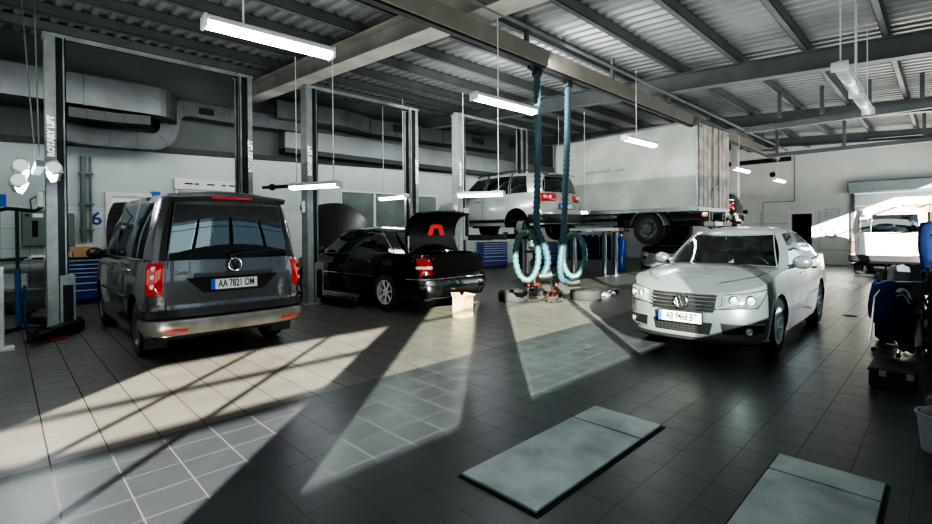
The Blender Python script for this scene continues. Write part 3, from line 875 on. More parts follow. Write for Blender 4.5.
# ================================================================ silver saloon facing the camera
def build_silver_sedan():
    root = thing('sedan', 'silver saloon car facing the camera with plate AB 9468 BT', 'car', (7.82, 2.37, 0), pi+.008); root.scale = (1.0, 1.0, 1.055)
    c = Car(root, dict(L=4.5, W=1.77, xf=1.36, xr=-1.24, Ra=.365, zw=.33, zs=.20, nl=.60, tl=.55, nf=2.7, nr=2.6, taper=.05,
        g=[(.15, .93), (.3, .975), (.5, 1), (.7, .995), (.85, .975), (1.0, .945)],
        nose=[(.15, 2.14), (.24, 2.23), (.42, 2.25), (.58, 2.23), (.74, 2.17), (.87, 2.05)], tail=[(.2, -2.1), (.4, -2.25), (.6, -2.24), (1.0, -2.15)],
        zlo=[(-2.5, .28), (-1.8, .2), (1.75, .2), (2.3, .19)],
        belt=[(-2.3, .98), (-2.0, 1.03), (-1.3, 1.035), (-.5, .99), (.4, .965), (.95, .955), (1.4, .91), (1.85, .845), (2.05, .80), (2.25, .735)],
        crown=[(-2.3, 0), (-2, .03), (-1.3, .05), (.5, .03), (.9, .05), (1.4, .09), (1.9, .075), (2.15, .03), (2.25, 0)], cowl=.82, deck=-1.35,
        seams=[.86, -.10, -1.0], handles={'front_door': (.08, .86), 'rear_door': (-.80, .88)}))
    c.build_body(P_slv, [('front_door', .86, -.10), ('rear_door', -.10, -1.0)])
    c.underbody()
    Y = lambda x: side_y(c, x)
    zr = lambda x: sinterp([(-1.2, 1.33), (-.8, 1.395), (-.3, 1.43), (.15, 1.41), (.40, 1.375)], x)
    S = [('windscreen', [(1.22, 0, .40, 0), (.84, .72, .26, .54)]),
         ('pillar', [(.84, .72, .26, .54), (.74, Y(.74), .17, .60)]),
         ('side_window', [(.74, Y(.74), .17, .60), (-.07, Y(-.07), -.10, .62)]),
         ('pillar', [(-.07, Y(-.07), -.10, .62), (-.15, Y(-.15), -.17, .62)], M_black),
         ('side_window', [(-.15, Y(-.15), -.17, .62), (-.93, Y(-.93), -.78, .60)]),
         ('pillar', [(-.93, Y(-.93), -.78, .60), (-.96, Y(-.96), -.80, .60)], M_black),
         ('side_window', [(-.96, Y(-.96), -.80, .60), (-1.25, Y(-1.25), -.92, .585)]),
         ('pillar', [(-1.25, Y(-1.25), -.92, .585), (-1.50, .72, -1.05, .52)]),
         ('rear_window', [(-1.50, .72, -1.05, .52), (-1.75, 0, -1.16, 0)])]
    c.greenhouse(S, P_slv, zr, .065, {'side': G_dark, 'windscreen': glass('clear windscreen', '#dfe9e4', .0), 'rear_window': G_car}, .035, v0=.03, v1=.94, frame=None)
    # black windscreen surround and cowl
    g = MB(); P2 = c.windscreen_P2
    for sg in (1, -1):
        e = [P2(u, .03) for u in [k/8 for k in range(9)]]+[P2(1, v) for v in (.2, .4, .6, .8, .95)]+[P2(u, .95) for u in [1-k/8 for k in range(9)]]
        g.tube([(p.x+.004, p.y*sg, p.z+.004) for p in e], .011, 5)
    g.build('window_seal', M_black, root, 60)
    g = MB()
    for sg, y0, y1 in ((1, .58, .02), (1, -.05, -.60)):
        pts = [(lambda q: (q.x+.03, y, q.z+.02))(P2(abs(y)/.72, .03)) for y in [y0+(y1-y0)*k/6 for k in range(7)]]
        g.tube(pts, .009, 5)
    g.build('wiper', M_black, root, 50)
    NY = lambda y: arc_nose_y(c, y)
    # bonnet shut lines
    g = MB()
    for sg in (1, -1):
        pts = []
        for x, f in ((.95, .90), (1.3, .88), (1.65, .82), (1.9, .70), (2.03, .58)):
            y = side_y(c, x, 0)*f; z = c.zbelt(x)+sinterp(c.P['crown'], x)*(1-f**2.4)+.002; pts.append((x, y*sg, z))
        g.tube(pts, .004, 4)
    g.build('bonnet_seam', M_under, root)
    # headlamps
    for sg in (1, -1):
        g = MB(); rows = []
        for j in range(9):
            v = j/8; row = []
            for i in range(13):
                u = i/12
                a0 = NY(.41+.02*v); a1 = c.arc_x(2.0-.16*v)
                a = a0+(a1-a0)*u; zb_, zt = .575+.02*u, .725+.06*u
                z = zb_+(zt-zb_)*v
                e = min(1, 7*u, 7*(1-u), 6*v, 6*(1-v)); p = c.surf(a, z, max(.002, .022*e)); row.append((p.x, p.y*sg, p.z))
            rows.append(row)
        g.grid(rows); hl = g.build('headlamp', mat('headlamp glass', '#b9c2c1', .06, .6, coat=1, var=.45, scale=12), root, 60)
        g = MB(); g.tube(rows[0][:]+[r[-1] for r in rows[1:-1]]+rows[-1][::-1]+[r[0] for r in rows[::-1][1:-1]], .0055, 5, closed=True); g.build('lamp_seal', M_black, hl, 60)
        for fr_, rr in ((.35, .055), (.68, .062)):
            a = NY(.41)+(c.arc_x(1.93)-NY(.41))*fr_
            p = c.surf(a, .668, .024); g = MB(); g.xf = Matrix.Translation((p.x, p.y*sg, p.z)) @ Matrix.Rotation(sg*(.35+fr_*.5), 4, 'Z')
            g.use(M_chrome); g.lathe([(rr, -.01), (rr*.95, .004), (rr*.75, .002)], 20, 'x'); g.use(M_lens); g.lathe([(rr*.75, .002), (rr*.4, .012), (.001, .016)], 20, 'x')
            g.build('lamp_bowl', None, hl, 50)
    # grille
    def front(y, z, off): p = c.surf(NY(abs(y)) if y else 0, z, off); return (p.x, y, z)
    def frontp(y, z, off):
        # fine front sampling by y
        best = min(c.plan[:20], key=lambda q: abs(q[1]-abs(y)))
        # solve on polyline
        for a, b in zip(c.plan[:22], c.plan[1:23]):
            ya, yb = a[1], b[1]
            if ya <= abs(y) <= yb:
                t = (abs(y)-ya)/max(1e-9, yb-ya); X = a[0]+(b[0]-a[0])*t; break
        else: X = c.plan[0][0]
        p = c.skin(X, abs(y), z); return (p.x+off, y, z)
    g = MB(); g.use(M_black)
    ys = [-.39+.78*k/16 for k in range(17)]
    g.grid([[frontp(y*(1-.05*(1-v)), .545+.175*v, .012) for y in ys] for v in [k/5 for k in range(6)]])
    gr = g.build('grille', None, root, 40)
    g = MB()
    for z in (.572, .612, .652, .692): g.tube([frontp(y, z, .022) for y in ys], .0095, 6)
    g.tube([frontp(y*1.0, .722, .02) for y in ys], .008, 6); g.tube([frontp(y*.95, .54, .02) for y in ys], .008, 6)
    g.build('grille_bar', M_chrome, gr, 50)
    c.vw_badge((frontp(0, .635, .05)[0], 0, .635), (1, 0, .1), .080, root)
    # bumper insert : lower mesh intake, painted V, side intakes with fog lamps
    g = MB(); g.use(M_black); ys2 = [-.36+.72*k/14 for k in range(15)]
    g.grid([[frontp(y*(1-.1*(1-v)), .29+.13*v, .010) for y in ys2] for v in [k/4 for k in range(5)]])
    ik = g.build('lower_intake', None, root, 40)
    g = MB()
    for z in (.31, .335, .36, .385): g.tube([frontp(y*.92, z, .016) for y in ys2], .004, 4)
    for y in ys2[1:-1]: g.tube([frontp(y*.93, .295, .015), frontp(y*.93, .40, .015)], .003, 4)
    g.build('mesh_bar', M_under, ik)
    for sg in (1, -1):
        g = MB(); a0, a1 = NY(.47), c.arc_x(1.90); rows = []
        for v in [k/5 for k in range(6)]:
            rows.append([(lambda p: (p.x, p.y*sg, p.z))(c.surf(a0+.03*(1-v)+(a1-a0-.03*(1-v))*u, .29+(.135-.02*u)*v+.01*u, .008)) for u in [k/8 for k in range(9)]])
        g.grid(rows); s_ = g.build('side_intake', M_black, root, 40)
        p = c.surf(a0+(a1-a0)*.58, .355, .014); g = MB(); g.xf = Matrix.Translation((p.x, p.y*sg, p.z)) @ Matrix.Rotation(sg*.6, 4, 'Z')
        g.use(M_chrome); g.lathe([(.042, 0), (.04, .012), (.03, .008)], 18, 'x'); g.use(M_lens); g.lathe([(.03, .008), (.001, .016)], 18, 'x')
        g.build('fog_lamp', None, s_, 50)
        g = MB(); g.tube([(lambda p: (p.x, p.y*sg, p.z))(c.surf(a0+(a1-a0)*u, .43-.015*u, .012)) for u in [k/8 for k in range(9)]], .007, 5)
        g.tube([(lambda p: (p.x, p.y*sg, p.z))(c.surf(a0+(a1-a0)*u, .30+.01*u, .012)) for u in [k/8 for k in range(9)]], .006, 5)
        g.build('intake_trim', P_slv, s_, 50)
    # chin spoiler
    g = MB(); aa = [c.arc_x(1.75)*k/16 for k in range(17)]
    for sg in (1, -1): g.grid([[(lambda p: (p.x, p.y*sg, p.z))(c.surf(a, z, o)) for a in aa] for z, o in ((.24, .0), (.225, .03), (.19, .02), (.17, -.02))])
    g.build('chin_spoiler', M_black, root, 50)
    c.plate((frontp(0, .46, .035)[0]+.012, 0, .465), (1, 0, 0), 'AB 9468 BT', root)
    # side strips and window trim
    for sg in (1, -1):
        g = MB(); g.tube([(lambda p: (p.x, p.y*sg, p.z))(c.surf(c.arc_x(x), .55, .004)) for x in (.8, .3, -.1, -.5, -.9)], .010, 5); g.build('side_trim', P_slv, root, 50)
    g = MB(); c.line([(c.arc_x(x), c.zbelt(x)-.004) for x in (.8, .4, 0, -.5, -.9, -1.25)], .009, g, off=.0); g.build('window_trim', M_black, root, 50)
    c.mirrors(P_slv, .70, 1.0, .12, (.13, .22, .14))
    c.interior(.28, 1.0, [(.15, .37, .25), (.15, -.37, .25), (-.8, 0, .6)], hz=.58)
    g = MB(); q = P2(.02, .86); g.box(q.x-.06, q.x-.035, -.11, .11, q.z-.035, q.z+.03, .01); g.build('rear_view_mirror', M_black, root)
    four_wheels(c, .325, .21, 10)
    return root

# ================================================================ silver SUV raised on a lift
def build_suv():
    root = thing('suv', 'silver off-road estate raised on a two-post lift above the tyres, rear wheel removed', 'car', (9.72, 9.25, 1.30), pi/2); root.scale = (1.03, 1.03, 1.06)
    c = Car(root, dict(L=4.42, W=1.80, xf=1.32, xr=-1.28, Ra=.40, zw=.36, zs=.34, nl=.7, tl=.5, nf=2.4, nr=2.8, taper=.03,
        g=[(.25, .94), (.45, .99), (.7, 1), (.9, .985), (1.1, .95)],
        nose=[(.3, 2.15), (.5, 2.2), (.7, 2.18), (.95, 2.0)], tail=[(.3, -2.12), (.42, -2.2), (.62, -2.2), (.70, -2.13), (1.0, -2.10), (1.15, -2.04)],
        zlo=[(-2.5, .40), (-1.8, .34), (1.8, .34), (2.5, .36)],
        belt=[(-2.3, 1.12), (-1, 1.10), (.5, 1.04), (1.1, 1.0), (1.8, .93), (2.2, .84)],
        crown=[(-2.3, 0), (.6, .02), (1.1, .06), (1.8, .08), (2.2, 0)], cowl=1.0, deck=-9, tailcap=False,
        seams=[.85, -.12, -1.0], handles={'front_door': (.05, .95), 'rear_door': (-.80, .97)}))
    c.build_body(P_slv2, [('front_door', .85, -.12), ('rear_door', -.12, -1.0)])
    c.underbody()
    Y = lambda x: side_y(c, x); tx = lambda y: tail_x(c, y)
    zr = lambda x: sinterp([(-2.0, 1.52), (-1.6, 1.575), (-.6, 1.62), (.2, 1.60), (.5, 1.56)], x)
    S = [('windscreen', [(1.30, 0, .50, 0), (.96, .70, .36, .56)]),
         ('pillar', [(.96, .70, .36, .56), (.84, Y(.84), .26, .62)]),
         ('side_window', [(.84, Y(.84), .26, .62), (-.08, Y(-.08), -.10, .65)]),
         ('pillar', [(-.08, Y(-.08), -.10, .65), (-.16, Y(-.16), -.17, .65)], M_black),
         ('side_window', [(-.16, Y(-.16), -.17, .65), (-.98, Y(-.98), -.92, .64)]),
         ('pillar', [(-.98, Y(-.98), -.92, .64), (-1.04, Y(-1.04), -.98, .64)], M_black),
         ('side_window', [(-1.04, Y(-1.04), -.98, .64), (-1.62, Y(-1.62), -1.42, .62)]),
         ('pillar', [(-1.62, Y(-1.62), -1.42, .62), (-1.95, Y(-1.95), -1.78, .60)]),
         ('pillar', [(-1.95, Y(-1.95), -1.78, .60), (tx(.66), .66, -1.86, .54)]),
         ('rear_window', [(tx(.66), .66, -1.86, .54), (tx(0), 0, -1.93, 0)])]
    c.greenhouse(S, P_slv2, zr, .05, {'side': G_dark, 'windscreen': G_car, 'rear_window': G_dark}, .03, v0=.04, v1=.88)
    T = c.tot(); RY = lambda y: arc_tail_y(c, y)
    b = MB(); aa = [c.arc_x(-1.7)+(T-c.arc_x(-1.7))*k/16 for k in range(17)]
    for sg in (1, -1):
        b.use(P_slv2); b.grid([[(lambda p: (p.x, p.y*sg, p.z))(c.surf(a, z, o)) for a in aa] for z, o in ((.72, 0), (.70, .04), (.60, .05))])
        b.use(M_black); b.grid([[(lambda p: (p.x, p.y*sg, p.z))(c.surf(a, z, o)) for a in aa] for z, o in ((.60, .05), (.50, .055), (.42, .03), (.36, -.02))])
    b.build('rear_bumper', None, root, 40)
    for sg in (1, -1):
        g = MB(); rows = []
        for j in range(9):
            v = j/8; z = .90+.19*v
            rows.append([])
            for i in range(11):
                u = i/10; a0 = c.arc_x(-1.93); a = a0+(RY(.36)-a0)*u; o = .022*min(1, 5*u, 5*(1-u), 5*v, 5*(1-v))
                p = c.surf(a, z, max(o, .001)); rows[-1].append((p.x, p.y*sg, p.z))
        g.grid(rows); lamp = g.build('tail_lamp', M_red, root, 50)
        for f, r in ((.35, .045), (.62, .04)):
            p = c.surf(a0+(RY(.36)-a0)*f, 1.0, .026); g = MB(); g.sphere((p.x, p.y*sg, p.z), r, 12, (.4, 1, 1)); g.build('lamp_bowl', M_lens, lamp, 60)
    xs = c.skin(*c.plan[-1], .8).x
    c.plate((xs-.015, 0, .79), (-1, 0, .05), '', root)
    c.vw_badge((xs-.012, 0, .97), (-1, 0, .05), .06, root)
    for sg in (1, -1):
        g = MB(); g.tube(catmull([(.35, sg*.60, 1.60), (.15, sg*.61, 1.655), (-.7, sg*.62, 1.68), (-1.4, sg*.60, 1.655), (-1.65, sg*.59, 1.60)], 4), .018, 6)
        g.build('roof_rail', M_black, root, 50)
    g = MB(); c.line([(c.arc_x(x), .46) for x in (.95, .5, 0, -.5, -.88)], .05, g, off=-.01); g.build('sill_cladding', M_black, root, 50)
    g = MB(); xs2 = [(-2.04, 1.55), (-2.12, 1.53)]
    g.grid([[(-1.75+.0*t, .58*t, 1.615-.03*t*t) for t in [-1+k/5 for k in range(11)]], [(-2.03, .54*t, 1.575-.03*t*t) for t in [-1+k/5 for k in range(11)]], [(-2.03, .54*t, 1.545-.03*t*t) for t in [-1+k/5 for k in range(11)]]])
    g.build('roof_spoiler', P_slv2, root, 50)
    c.mirrors(P_slv2, .80, 1.08, .12)
    c.interior(.45, 1.05, [(.2, .38, .26), (.2, -.38, .26), (-.8, 0, .6)], seatm=mat('charcoal seat', '#232426', .9))
    four_wheels(c, .35, .23, 5, which=('fl', 'fr', 'rr'), drop=.03)
    # bare hub with brake disc where the wheel is missing
    g = MB(); y = .72
    g.use(M_steel); g.lathe([(.001, y+.03), (.07, y+.03), (.075, y-.0), (.15, y-.0), (.15, y-.03), (.06, y-.03)], 28, 'y', (-1.28, 0, .32))
    g.use(M_under); g.box(-1.42, -1.33, y-.1, y+.02, .24, .42, .02); g.tube([(-1.28, y-.03, .32), (-1.28, .2, .34)], .05, 10)
    g.tube([(-1.2, .55, .3), (-1.18, .52, .75)], .045, 10)
    for k in range(9):
        z = .4+.035*k; g.tube([(-1.19+.075*cos(2*pi*i/12), .53+.075*sin(2*pi*i/12), z+.0029*i) for i in range(13)], .009, 5)
    g.build('brake_disc_hub', None, root, 40)
    return root

# ================================================================ white van at the gate (rear towards camera)
def build_white_van():
    root = thing('panel_van', 'white van with a wide rear window, parked tail-first before the roller gate', 'van', (21.05, 1.36, 0), 0)
    c = Car(root, dict(L=4.9, W=1.95, xf=1.55, xr=-1.45, Ra=.42, zw=.36, zs=.30, nl=.7, tl=.22, nf=2.4, nr=4.5, taper=.01,
        g=[(.25, .96), (.5, 1), (.9, .99), (1.25, .965)],
        nose=[(.3, 2.4), (.6, 2.45), (.95, 2.2)], tail=[(.3, -2.38), (.46, -2.45), (.60, -2.45), (.66, -2.40), (1.2, -2.37), (1.3, -2.36)],
        zlo=[(-2.5, .44), (-2, .32), (2.5, .3)], belt=[(-2.5, 1.36), (1.0, 1.28), (1.8, 1.1), (2.45, .95)],
        crown=[(-2.5, 0), (1, .02), (1.8, .06), (2.45, 0)], cowl=1.4, deck=-9, tailcap=False, seams=[1.1, .1, -1.0]))
    c.build_body(P_wht, [('front_door', 1.1, .1), ('sliding_door', .1, -1.0)])
    c.underbody()
    Y = lambda x: side_y(c, x); tx = lambda y: tail_x(c, y)
    zr = lambda x: interp([(-2.4, 2.08), (-2.1, 2.12), (0, 2.14), (.6, 2.08)], x)
    S = [('windscreen', [(1.75, 0, .75, 0), (1.35, .78, .62, .66)]),
         ('pillar', [(1.35, .78, .62, .66), (1.2, Y(1.2), .52, .76)]),
         ('side_window', [(1.2, Y(1.2), .52, .76), (.15, Y(.15), .12, .80)]),
         ('pillar', [(.15, Y(.15), .12, .80), (-2.2, Y(-2.2), -2.12, .80)]),
         ('pillar', [(-2.2, Y(-2.2), -2.12, .80), (tx(.76), .76, -2.30, .70)]),
         ('rear_window', [(tx(.76), .76, -2.30, .70), (tx(0), 0, -2.34, 0)])]
    c.greenhouse(S, P_wht, zr, .07, {'rear_window': glass('bright rear glass', '#c9d2cc', .38)}, .02, v0=.06, v1=.80)
    T = c.tot(); RY = lambda y: arc_tail_y(c, y)
    for sg in (1, -1):
        g = MB(); rows = []
        for j in range(9):
            v = j/8; z = .72+.40*v; rows.append([])
            for i in range(7):
                u = i/6; a0 = c.arc_x(-2.30); a = a0+(RY(.84)-a0)*u; o = .03*min(1, 5*u, 5*(1-u), 5*v, 5*(1-v))
                p = c.surf(a, z, max(o, .001)); rows[-1].append((p.x, p.y*sg, p.z))
        g.grid(rows); lamp = g.build('tail_lamp', mat('dusty lamp lens', '#6b5652', .2, coat=.6, var=.3), root, 50)
    b = MB(); aa = [c.arc_x(-2.1)+(T-c.arc_x(-2.1))*k/12 for k in range(13)]
    for sg in (1, -1): b.grid([[(lambda p: (p.x, p.y*sg, p.z))(c.surf(a, z, o)) for a in aa] for z, o in ((.66, 0), (.65, .05), (.5, .06), (.42, .0))])
    b.build('rear_bumper', M_black, root, 40)
    xs = c.skin(*c.plan[-1], .9).x
    g = MB(); g.box(xs-.03, xs, -.2, .2, .98, 1.02, .01); g.build('tailgate_handle', M_offwh, root)
    g = MB(); g.tube([(xs-.005, .74, 1.25), (xs-.01, .74, .68), (xs-.01, -.74, .68), (xs-.005, -.74, 1.25)], .008, 5); g.build('tailgate_seam', M_dark, root)
    g = MB(); q = c.rear_window_P2(.5, .08); g.tube([(-2.40, .05, 1.34), (-2.40, -.35, 1.38), (-2.39, -.6, 1.40)], .012, 5); g.build('rear_wiper', M_black, root)
    c.interior(.4, 1.3, [(.4, .4, .26), (.4, -.4, .26)], seatm=mat('charcoal seat', '#232426', .9))
    c.mirrors(P_wht, 1.1, 1.3, .16)
    four_wheels(c, .34, .22, 6)
    return root

# ================================================================ small background cars
def hatch_params(L=4.0, W=1.7):
    h = L/2
    return dict(L=L, W=W, xf=h-.8, xr=-h+.7, Ra=.36, zw=.31, zs=.24, nl=.65, tl=.42, nf=2.3, nr=2.8, taper=.03,
        g=[(.2, .94), (.4, .99), (.6, 1), (.85, .98), (1.0, .95)],
        nose=[(.2, h-.1), (.4, h), (.6, h-.03), (.85, h-.25)], tail=[(.2, -h+.08), (.4, -h), (.6, -h), (.68, -h+.06), (1.05, -h+.12)],
        zlo=[(-3, .3), (3, .24)], belt=[(-h, 1.03), (-.5, .98), (.6, .94), (h-.5, .82), (h, .70)],
        crown=[(-h, 0), (.5, .02), (h-.7, .08), (h, 0)], cowl=h-1.15, deck=-9, tailcap=False, seams=[h-1.2, -.1, -h+.95])
def hatch(root, paint, L=4.0, glassm=G_dark, hood=True):
    P = hatch_params(L); P['hoodcap'] = hood; h = L/2
    c = Car(root, P); c.build_body(paint, [('front_door', h-1.2, -.1), ('rear_door', -.1, -h+.95)]); c.underbody()
    Y = lambda x: side_y(c, x); tx = lambda y: tail_x(c, y)
    zr = lambda x: sinterp([(-h+.2, 1.36), (-h+.8, 1.43), (.0, 1.46), (.5, 1.40)], x)
    S = [('windscreen', [(h-.85, 0, .42, 0), (h-1.15, .66, .28, .52)]),
         ('pillar', [(h-1.15, .66, .28, .52), (h-1.25, Y(h-1.25), .2, .58)]),
         ('side_window', [(h-1.25, Y(h-1.25), .2, .58), (-.08, Y(-.08), -.1, .60)]),
         ('pillar', [(-.08, Y(-.08), -.1, .60), (-.16, Y(-.16), -.17, .60)], M_black),
         ('side_window', [(-.16, Y(-.16), -.17, .60), (-h+.75, Y(-h+.75), -h+.85, .59)]),
         ('pillar', [(-h+.75, Y(-h+.75), -h+.85, .59), (tx(.66), .66, -h+.33, .52)]),
         ('rear_window', [(tx(.66), .66, -h+.33, .52), (tx(0), 0, -h+.27, 0)])]
    c.greenhouse(S, paint, zr, .05, {'side': glassm, 'rear_window': glassm, 'windscreen': glassm}, .03)
    return c
def build_raised_dark_hatch():
    root = thing('hatchback', 'dark hatchback raised on a lift behind the lorry, only its tail lamp corner showing', 'car', (19.2, 7.8, 1.47), pi/2)
    c = hatch(root, P_blk, 4.1)
    RY = lambda y: arc_tail_y(c, y)
    for sg in (1, -1):
        g = MB(); rows = []
        for j in range(9):
            v = j/8; z = .80+.26*v; rows.append([])
            for i in range(9):
                u = i/8; a0 = c.arc_x(-1.82); a = a0+(RY(.42)-a0)*u; o = .025*min(1, 5*u, 5*(1-u), 5*v, 5*(1-v)); p = c.surf(a, z, max(o, .001)); rows[-1].append((p.x, p.y*sg, p.z))
        g.grid(rows); g.build('tail_lamp', M_red, root, 50)
    xs = c.skin(*c.plan[-1], .75).x
    g = MB(); g.box(xs-.06, xs-.04, -.45, .45, .58, .63, .005); g.build('bumper_strip', M_offwh, root)
    four_wheels(c, .31, .2, 6); return root
def build_pale_hatch():
    root = thing('hatchback', 'pale grey small car with raised black bonnet, half hidden behind the silver saloon', 'car', (17.4, 7.7, 0), pi+.25)
    c = hatch(root, P_slv2, 3.9, hood=False)
    g = MB(); rows = []; hinge = Vector((.85, 0, .98)); an = radians(50)
    for i in range(8):
        u = i/7; rows.append([(lambda d, t, hg: tuple(hinge+Vector((cos(an)*d-sin(an)*hg, .68*t*(1-.2*u*u), sin(an)*d+cos(an)*hg))))(.95*u, t, .07*(1-t*t)+.06*sin(pi*u*.5)) for t in [-1+k/5 for k in range(11)]])
    g.grid(rows); g.build('bonnet', P_blk, root, 50)
    b = MB(); b.use(M_dark); b.box(.75, 1.8, -.66, .66, .5, .62); b.use(M_black); b.box(.95, 1.6, -.35, .4, .62, .84, .04); b.build('engine_bay', None, root)
    for sg in (1, -1):
        g = MB(); g.tube([(lambda p: (p.x, p.y*sg, p.z))(c.surf(arc_nose_y(c, y), .65)) for y in (.5, .58, .66)], .065, 8); g.build('headlamp', M_lens, root, 50)
    four_wheels(c, .30, .19, 6); return root

# ================================================================ box lorry raised on a lift
def build_lorry():
    root = thing('box_truck', 'large white box lorry raised high on lift arms, wooden-stained rear doors', 'truck', (13.75, 4.84, 0), -radians(2.5))
    M_box = mat('lorry box skin', '#c3c8c0', .45, .0, coat=.1, var=.12, scale=.8, dirt='#979d96')
    M_door = mat('stained rear door', '#b9b2a6', .55, var=.3, scale=3, dirt='#8c7f70')
    M_ch = mat('chassis grey', '#565b58', .6, .2, var=.4)
    z0, z1, w, L = 2.13, 4.46, 1.06, 4.95
    b = MB(); b.use(M_box); b.box(-w, w, .03, L, z0, z1)
    b.use(M_steel)
    for x in (-w, w):
        b.box(x-.02, x+.02, .0, L, z1-.05, z1+.015); b.box(x-.02, x+.02, 0, L, z0-.10, z0+.02); b.box(x-.022, x+.022, -.01, .05, z0, z1); b.box(x-.022, x+.022, L-.05, L+.01, z0, z1)
    b.box(-w, w, -.02, .03, z1-.05, z1+.015); b.box(-w, w, -.02, .03, z0-.1, z0)
    bx = b.build('cargo_box', None, root)
    g = MB(); rnd = random.Random(3)
    for i, ch in enumerate('IVAGEN CO'):
        if ch != ' ':
            for q in range(3): g.box(-w-.008, -w-.001, 3.55-.16*i+.05*q-.02, 3.55-.16*i+.05*q+.02, 3.30+.03*rnd.random(), 3.36+.06*rnd.random())
    g.build('faded_lettering', mat('faded lettering', '#8f968f', .6), bx)
    for sg in (-1, 1):
        g = MB(); g.use(M_door); x0, x1 = (sg*.01, sg*(w-.04)); g.box(x0, x1, -.035, .0, z0+.02, z1-.07, .004)
        for k in range(1, 4):
            x = sg*(.26*k); g.box(x-.006, x+.006, -.045, -.03, z0+.04, z1-.09)
        d = g.build('rear_door', None, bx)
        g = MB(); g.tube([(sg*.2, -.06, z0+.0), (sg*.2, -.06, z1-.06)], .014, 6); g.box(sg*.2-.03, sg*.2+.03, -.075, -.03, 2.62, 2.68); g.box(sg*.2-.1, sg*.2+.1, -.08, -.06, 2.78, 2.81)
        for z in (z0+.1, z1-.2): g.box(sg*(w-.16), sg*(w-.0), -.055, -.03, z, z+.05)
        g.build('lock_bar', M_steel, d, 40)
    # chassis
    b = MB(); b.use(M_ch)
    for sg in (-1, 1): b.box(sg*.38-.04, sg*.38+.04, -.1, L+1.6, z0-.34, z0-.14)
    for y in [.1, .9, 1.7, 2.5, 3.3, 4.1, 4.9]: b.box(-.95, .95, y-.04, y+.04, z0-.16, z0-.02)
    b.build('chassis_frame', None, root)
    b = MB(); b.use(M_ch); b.box(-1.05, -1.0, 2.5, L-.1, z0-.46, z0-.34, .01); b.box(-1.05, -1.0, 2.5, L-.1, z0-.26, z0-.14, .01)
    for y in (2.7, 3.6, 4.6): b.box(-1.02, -.96, y-.03, y+.03, z0-.46, z0-.04)
    b.build('side_guard', None, root)
    b = MB(); b.use(M_black); b.box(-.98, .98, -.12, -.04, z0-.52, z0-.38, .01); b.box(-.6, -.5, -.1, .0, z0-.4, z0-.1); b.box(.5, .6, -.1, 0, z0-.4, z0-.1)
    bp = b.build('under_run_bar', None, root)
    for sg in (-1, 1):
        g = MB(); g.use(M_red); g.box(sg*.62, sg*.95, -.08, -.03, z0-.26, z0-.13, .01); g.use(M_orange); g.box(sg*.50, sg*.61, -.08, -.03, z0-.26, z0-.13, .01); g.build('tail_lamp', None, bp)
    g = MB(); g.use(M_plate); g.box(-.26, .26, -.135, -.125, z0-.50, z0-.39); g.build('number_plate', None, bp)
    # rear axle, wheels, mudguards
    ya, zc = 1.52, 1.56
    b = MB(); b.use(M_under); b.tube([(-.85, ya, zc), (.85, ya, zc)], .07, 12); b.sphere((0, ya, zc), .2, 14)
    for sg in (-1, 1):
        for k in range(5): b.box(sg*.52-.04, sg*.52+.04, ya-.6+.05*k, ya+.6-.05*k, zc+.09-.012*k, zc+.10-.012*k+.0)
        b.tube([(sg*.45, ya, zc), (sg*.42, ya-.35, z0-.15)], .035, 8)
    b.box(-.35, .35, .35, .95, z0-.5, z0-.34, .03); b.box(-.75, -.45, 2.2, 2.9, z0-.55, z0-.2, .05)
    b.build('rear_axle', None, root, 40)
    for sg in (-1, 1):
        t = wheel(root, sg*.90, ya, zc, .47, .26, sg, style='steel')
        t.rotation_euler = (0, 0, -pi/2)
        t.location = (sg*.90, ya, zc)
        g = MB(); rows = []
        for k in range(13):
            a = radians(10+160*k/12); rows.append([(sg*x, ya+.56*cos(a), zc+.56*sin(a)) for x in (.72, 1.05)]+[(sg*1.06, ya+.53*cos(a), zc+.53*sin(a))])
        g.grid(rows); g.build('mudguard', mat('weathered mudguard', '#7d817c', .6, var=.3), root, 60)
    # cab (hidden mostly): simple shaped cab in front
    M_cab = P_wht; y0 = L+.25
    g = MB(); g.use(M_cab)
    prof = [(y0, z0-.35), (y0+1.9, z0-.45), (y0+1.95, z0+.1), (y0+1.7, z0+.45), (y0+1.05, z0+1.25), (y0+.3, z0+1.4), (y0, z0+1.35)]
    g.prism(prof, -.95, .95, 'x'); g.build('cab', None, root)
    for sg in (-1, 1):
        t = wheel(root, sg*.86, y0+1.1, z0-.55, .42, .22, sg, style='steel'); t.rotation_euler = (0, 0, -pi/2)
        g = MB(); g.box(sg*.951, sg*.956, y0+.4, y0+1.15, z0+.5, z0+1.1); g.build('side_window', G_dark, root)
    return root
